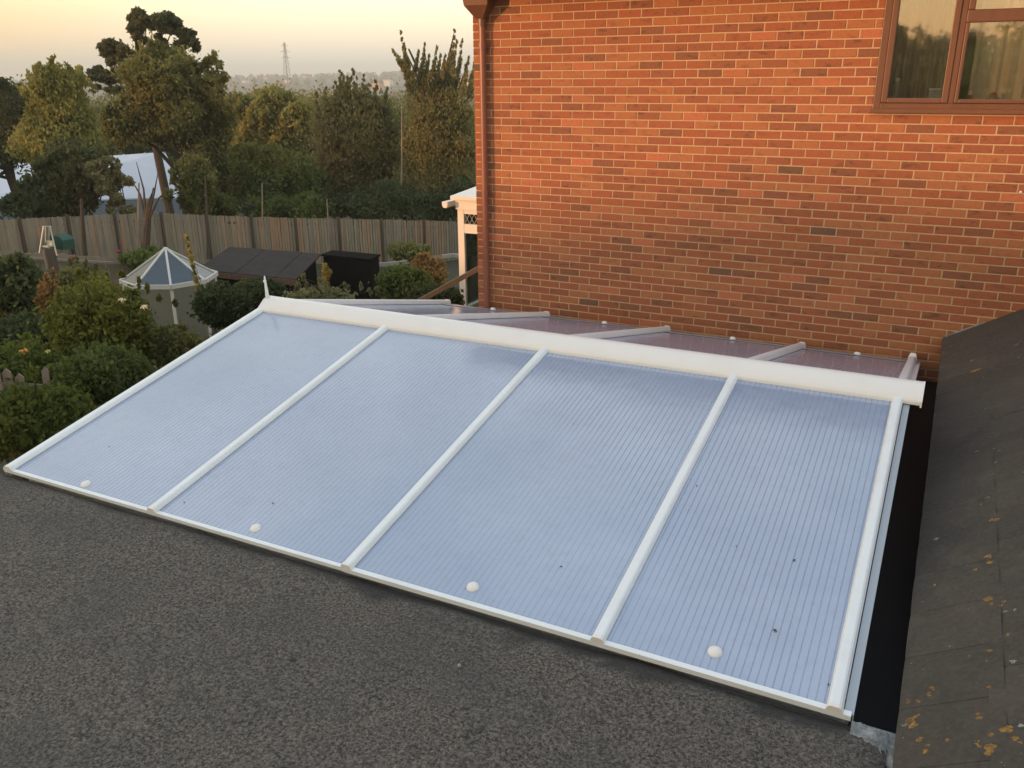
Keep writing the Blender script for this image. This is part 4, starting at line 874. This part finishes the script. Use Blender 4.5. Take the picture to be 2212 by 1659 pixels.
# ------------------------------------------------------------------ garden shrubs left of the canopy
DENS = 1.6
def shrub(u, v, ru, rv, D, mat, k, n, label, leaf=.06, extra=None, cr=16, f=3000):
    C = crown(u, v, ru, rv, D, k, n, cr, f) + (extra or [])
    g = gbase(u, D); return tree('shrub', label, (g[0], g[1], min(g[2], P(u, v+rv, D)[2])), C, leaf, mat, .04, cat='shrub', limbs=12, hang=.3, wob=.45 if f > 1000 else .1)
def tips(pts, D, r=5, n=30): return [cl(u_, v_, D, r, n, 2.4) for u_, v_ in pts]
shrub(215, 705, 125, 100, 13, 'shrub', 80, 190, 'large yellow-green shrub left of the canopy roof', .055, tips([(170,590),(178,605),(205,598),(232,600),(150,625),(300,610),(318,620),(345,640),(262,595),(130,640),(375,655)], 13), 14, 7000)
shrub(375, 755, 75, 55, 13, 'olive', 40, 180, 'dull green shrub below the summerhouse', .055, None, 13, 3500)
shrub(70, 870, 150, 130, 10, 'shrub', 90, 210, 'leafy green shrub filling the left edge above the felt roof', .05, tips([(20,745),(60,735),(110,750),(150,760)], 10, 7), 20, 9000)
shrub(230, 830, 120, 90, 10.5, 'green', 60, 200, 'dark green shrub close against the canopy edge', .05, None, 18, 6000)
shrub(35, 645, 85, 90, 17, 'dark', 50, 200, 'black-green bush in the shade at the far left', .08, None, 15, 4500)
shrub(60, 740, 90, 60, 14, 'dark', 40, 200, 'dark bush between the black-green bush and the leafy shrub', .06, None, 15, 4000)
shrub(112, 665, 30, 62, 14.5, 'russet', 16, 90, 'russet stemmed plant between the dark bush and the yellow-green shrub', .06, tips([(100,600),(115,590),(122,612)], 14.5, 4, 20), 9, 900)
shrub(175, 612, 60, 34, 21, 'olive', 40, 150, 'olive bush left of the summerhouse', .08, tips([(150,566),(165,562),(185,570),(210,575)], 21, 4, 20), 10, 2500)
shrub(480, 660, 70, 50, 14, 'dark', 30, 170, 'dark low bush under the end of the ridge', .06, None, 13, 3000)
shrub(690, 642, 90, 20, 15, 'grey', 30, 70, 'row of pale grey-green plants just behind the ridge', .05, tips([(645,612),(655,600),(662,618),(690,606),(706,618),(712,630),(745,615),(752,622),(780,618),(815,625),(640,622),(730,628),(800,632)], 15, 4, 26), 7, 900)
shrub(704, 592, 9, 26, 16, 'willow', 9, 45, 'single yellow-green upright plant before the black shed', .06, None, 5, 120)
shrub(875, 615, 75, 45, 20, 'green', 34, 150, 'green bush right of the black shed', .08, None, 11, 2500)
shrub(925, 590, 50, 50, 23, 'russet', 24, 90, 'brownish bush in front of the curved edging', .09, None, 9, 1200)
shrub(880, 542, 60, 20, 29, 'olive', 24, 60, 'straggly plants growing up the fence at right', .10, None, 6, 500)
shrub(330, 560, 70, 26, 27, 'green', 20, 110, 'green plants behind the summerhouse along the fence', .10, None, 9, 1200)
shrub(560, 628, 70, 26, 17, 'dark', 18, 130, 'dark plants in front of the felt roofed shed', .07, None, 9, 1500)
shrub(940, 645, 70, 30, 14, 'dark', 20, 150, 'dark plants behind the ridge by the slanting pole', .07, None, 11, 1800)
shrub(70, 905, 150, 70, 7.9, 'shrub', 60, 150, 'leafy shrub in front of the short picket fence at the lower left', .04, tips([(58,815),(75,805),(120,820),(140,800),(28,840),(165,815)], 7.9, 7), 14, 5000)
shrub(190, 825, 70, 60, 8.6, 'green', 30, 150, 'small green shrub touching the left canopy bar', .045, None, 13, 2500)
# yellow creeper stem by the summerhouse
C = [cl(u_, v_, 18.5, 3, 16, 2.4) for u_, v_ in ((405,515),(406,530),(410,545),(414,560),(417,575),(420,590),(424,605),(427,622),(430,640))]
tree('climbing_plant', 'thin yellow stemmed plant standing right of the summerhouse', gbase(425, 18.5), C, .08, 'willow', .02, cat='plant', limbs=4, wob=.03)
DENS = 1.0
# flowers
def bloom(u, v, D, r, mat, label, group=None, stretch=1.4):
    q = atD(u, v, D); m = MB()
    for i in range(7):
        t = 2*math.pi*i/7; c = q+Vector((math.cos(t)*r*.5, math.sin(t)*r*.5, random.uniform(-.2,.2)*r)); m.add([q-Vector((0,0,r*.5)), c+Vector((r*.35*math.cos(t+1.2), r*.35*math.sin(t+1.2), r*.5*stretch)), c+Vector((r*.6*math.cos(t), r*.6*math.sin(t), r*.2)), c+Vector((r*.35*math.cos(t-1.2), r*.35*math.sin(t-1.2), r*.5*stretch))], [(0,1,2,3)])
    o = m.build('flower', mat); o.location = (0,0,0); return tag(o, label, 'flower', group)
bloom(312, 667, 10.6, .05, rose, 'large cream rose on the bush right of the shrub'); bloom(265, 652, 11, .05, rose, 'paler cream rose left of the large one')
bloom(52, 762, 9.0, .045, orp, 'orange flower low down at the left edge'); bloom(104, 762, 9.0, .03, yelp, 'yellow bud right of the orange flower')
bloom(158, 561, 24, .10, redp, 'dark red flower head above the low fence'); bloom(255, 545, 24, .08, redp, 'small dark red flower near the summerhouse'); bloom(262, 527, 24, .06, redp, 'topmost small red flower left of the summerhouse roof')

# ------------------------------------------------------------------ distance
far = []
for i in range(900):
    D = 75*(900/75)**random.random(); u = random.uniform(-120, 1500); x, y = dirD(u, D); z = ground(x, y); h = random.uniform(3.5, 8)
    w = h*random.uniform(.7, 1.4)
    far.append(((x, y, z+h*.35), (w, w, h*.65), 90 if D < 300 else 60))
lf = []
for c, r, n in far:
    D = math.hypot(c[0], c[1]); lf.append(leafcloud([(c, r, n)], max(.5, D*.0040), .2, 1.3, 3))
tag(quads('woodland', np.concatenate(lf), LM['far']), 'hazy woodland rolling away to the horizon', kind='stuff')
lf = []
for i in range(520):
    D = random.uniform(1300, 2700); u = random.uniform(-150, 1500); x, y = dirD(u, D); h = random.uniform(4, 10) if random.random() < .93 else random.uniform(11, 17); w = h*random.uniform(.5, 1.3) if h < 11 else h*.22
    lf.append(leafcloud([((x, y, ground(x, y)+h*.4), (w, w, h*.6), 36)], D*.0028, .1, 1.2, 3))
tag(quads('ridge_woodland', np.concatenate(lf), LM['far']), 'trees along the distant ridge', kind='stuff')
hw = [M('far_render_%d' % i, c, .8) for i, c in enumerate([(.62,.60,.56), (.40,.22,.15), (.55,.46,.36)])]; hr = M('far_roof', (.14,.09,.07), .9); hwin = M('far_window', (.05,.06,.07), .2)
hs = [(838,176,1500,0,'white house on the ridge left of the tall shoots'),(1010,176,1400,0,'pale house on the ridge hidden near the brick house corner'),(622,176,1700,2,'cream house at the foot of the pylon'),(528,178,1900,0,'white house at the left end of the hazy ridge'),(700,172,2000,1,'brick house on the middle of the ridge'),(742,170,2000,2,'buff house on the ridge beside the brick one'),(790,167,2100,1,'brick terrace house high on the ridge'),(855,166,2200,2,'buff house highest on the ridge'),(575,176,2100,1,'brick house on the ridge left of the pylon'),(660,174,2100,1,'brick house on the ridge right of the pylon'),(815,183,1200,1,'red brown house among the nearer trees below the ridge')]
for (u, v, D, k, lab) in hs:
    x, y = dirD(u, D); z = ground(x, y); zt = max(z+4.5, P(u, v-4, D)[2]); w, d_, h = 6.5, 5, zt-z
    t = thing('distant_house', (x, y, z), lab, 'house', None)
    MB().box((x-w,y-d_,z-2),(x+w,y+d_,z+h)).build('wall', hw[k], t)
    MB().add([(x-w-.4,y-d_-.4,z+h),(x+w+.4,y-d_-.4,z+h),(x+w+.4,y+d_+.4,z+h),(x-w-.4,y+d_+.4,z+h),(x-w-.4,y,z+h+3.4),(x+w+.4,y,z+h+3.4)], [(0,1,5,4),(2,3,4,5),(1,2,5),(3,0,4),(3,2,1,0)]).build('roof', hr, t)
    for wx in (-4, 0, 4): MB().box((x+wx-.7,y-d_-.08,z+h-2.2),(x+wx+.7,y-d_-.01,z+h-.8)).build('window', hwin, t)
# pylon
def pylon(u, vt, vb, D, label, steel):
    x, y = dirD(u, D); zt = P(u, vt, D)[2]; zb = ground(x, y); t = thing('pylon', (x, y, zb), label, 'pylon'); H_ = zt-zb
    wd = lambda f: (3.2*(1-f)**1.2+.55)*(H_/50)
    m = MB(); lv = [0,.14,.27,.39,.5,.6,.69,.77,.84,.9,.95,1.0]
    for i in range(len(lv)-1):
        f0, f1 = lv[i], lv[i+1]; a0, a1 = wd(f0), wd(f1); th = .34*D/900
        c0 = [Vector((x+sx*a0, y+sy_*a0, zb+H_*f0)) for sx, sy_ in ((-1,-1),(1,-1),(1,1),(-1,1))]; c1 = [Vector((x+sx*a1, y+sy_*a1, zb+H_*f1)) for sx, sy_ in ((-1,-1),(1,-1),(1,1),(-1,1))]
        for k in range(4):
            m.bar(c0[k], c1[k], th, th); m.bar(c0[k], c1[(k+1) % 4], th*.5, th*.5); m.bar(c1[k], c1[(k+1) % 4], th*.5, th*.5)
    m.build('lattice_tower', steel, t)
    for f, l in ((.72, 5.0), (.83, 6.2), (.94, 4.2)):
        z = zb+H_*f; am = MB(); 
        for s_ in (-1, 1): am.bar((x,y,z+1.2),(x+s_*l*H_/50,y,z),.22,.22).bar((x,y,z-.2),(x+s_*l*H_/50,y,z),.22,.22)
        am.build('cross_arm', steel, t)
    return t
steel = M('grey_steel', (.16,.17,.18), .6)
pylon(621, 92, 182, 1000, 'lattice electricity pylon on the skyline', steel)

# trees and pylon behind the viewer, mirrored in the window glass
for i, (x, y, h, w, lab) in enumerate([(-7.5, -66, 10.2, 2.6, 'round topped tree standing behind the viewer'), (3, -66, 8.9, 7.0, 'broad tree straight behind the viewer'), (15, -64, 9.0, 7.5, 'broad tree behind the viewer to the right'), (-17, -68, 9.0, 6.0, 'low tree behind the viewer to the left'), (-4, -70, 9.2, 6.0, 'second low tree behind the viewer'), (28, -70, 9.5, 8, 'large tree behind the viewer at far right')]):
    C = envelope((x, y, -4.8+h*.50), (w, w*.7, h*.45), 60, w*.22, 200, -1) + [((x, y, -4.8+h*.42), (w, w*.7, h*.44), 6000)]; tree('garden_tree', lab, (x, y, -4.9), C, .24, 'willow' if i in (1, 2, 5) else 'brown', .25, wob=.25)
tag(pylon(0, 100, 180, 300, 'x', steel), 'lattice pylon far behind the viewer', 'pylon')
pb = [o for o in COL.objects if o.get('label') == 'lattice pylon far behind the viewer'][0]
pb.location = (0, -330, -6)

# unseen houses added behind left, roofs shaped to shade wall, canopy and fence
hh = Vector((math.sin(SUN_AZ), math.cos(SUN_AZ), 0)); qq = Vector((math.cos(SUN_AZ), -math.sin(SUN_AZ), 0))
bw = M('shade_house_brick', (.34,.15,.09), .9); br_ = M('shade_house_roof_tiles', (.11,.075,.06), .9)
def add_shade_house(p0, p1, s0, ze_, zr, inset, lab):
    def pt(p, s_, z): return hh*s_ + qq*p + Vector((0,0,z))
    c = pt((p0+p1)/2, s0-4, -5); t = thing('shade_house', c, lab, 'house')
    w = [pt(p0,s0,0), pt(p1,s0,0), pt(p1,s0-8,0), pt(p0,s0-8,0)]
    prism([(a.x,a.y,ze_) for a in w], -5.2).build('wall', bw, t)
    e = [pt(p0-.3,s0+.3,ze_), pt(p1+.3,s0+.3,ze_), pt(p1+.3,s0-8.3,ze_), pt(p0-.3,s0-8.3,ze_), pt(p0+inset,s0-4,zr), pt(p1-inset,s0-4,zr)]
    rf = MB().add(e, [(0,1,5,4),(2,3,4,5),(1,2,5),(3,0,4),(3,2,1,0)]).build('roof', br_, t)
    m = pt((p0+p1)/2, s0-4, zr); 
    for k in range(3):
        for zz in (ze_-1.3, ze_-3.8):
            a = pt(p0+(p1-p0)*(k+.5)/3-.6, s0+.03, zz-.55); b = pt(p0+(p1-p0)*(k+.5)/3+.6, s0+.03, zz-.55)
            MB().add([a, b, b+Vector((0,0,1.1)), a+Vector((0,0,1.1)), a-hh*.05, b-hh*.05, b-hh*.05+Vector((0,0,1.1)), a-hh*.05+Vector((0,0,1.1))], [(0,1,2,3),(0,4,5,1),(1,5,6,2),(2,6,7,3),(3,7,4,0)]).build('window', hwin, t)
    return t
add_shade_house(-15.5, 7.0, -26, -1.0, 2.25, 9.5, 'wide hipped roof house added unseen behind the viewer to shade the lower wall')
add_shade_house(-29.6, -16.5, -26, -2.6, -.75, 1.0, 'lower house added unseen behind the viewer next to the hipped one for its shade')
add_shade_house(-50.0, -31.2, -26, -2.4, -.35, 1.0, 'long low house added unseen behind the viewer farthest left to shade the fence')

# ------------------------------------------------------------------ haze
hz = MB().box((-3600, -900, -45), (2600, 3600, 62)).build('haze', M('haze_unused', (1,1,1))); tag(hz, 'thin evening haze over the whole place', kind='stuff')
hm = bpy.data.materials.new('haze_air'); hm.use_nodes = True; hm.node_tree.nodes.clear(); ho = node(hm, 'ShaderNodeOutputMaterial'); pv = node(hm, 'ShaderNodeVolumePrincipled')
pv.inputs['Color'].default_value = (.88, .97, 1.0, 1); pv.inputs['Density'].default_value = .00048; pv.inputs['Anisotropy'].default_value = .0
lk(hm, pv.outputs[0], ho.inputs['Volume']); hz.data.materials.clear(); hz.data.materials.append(hm)
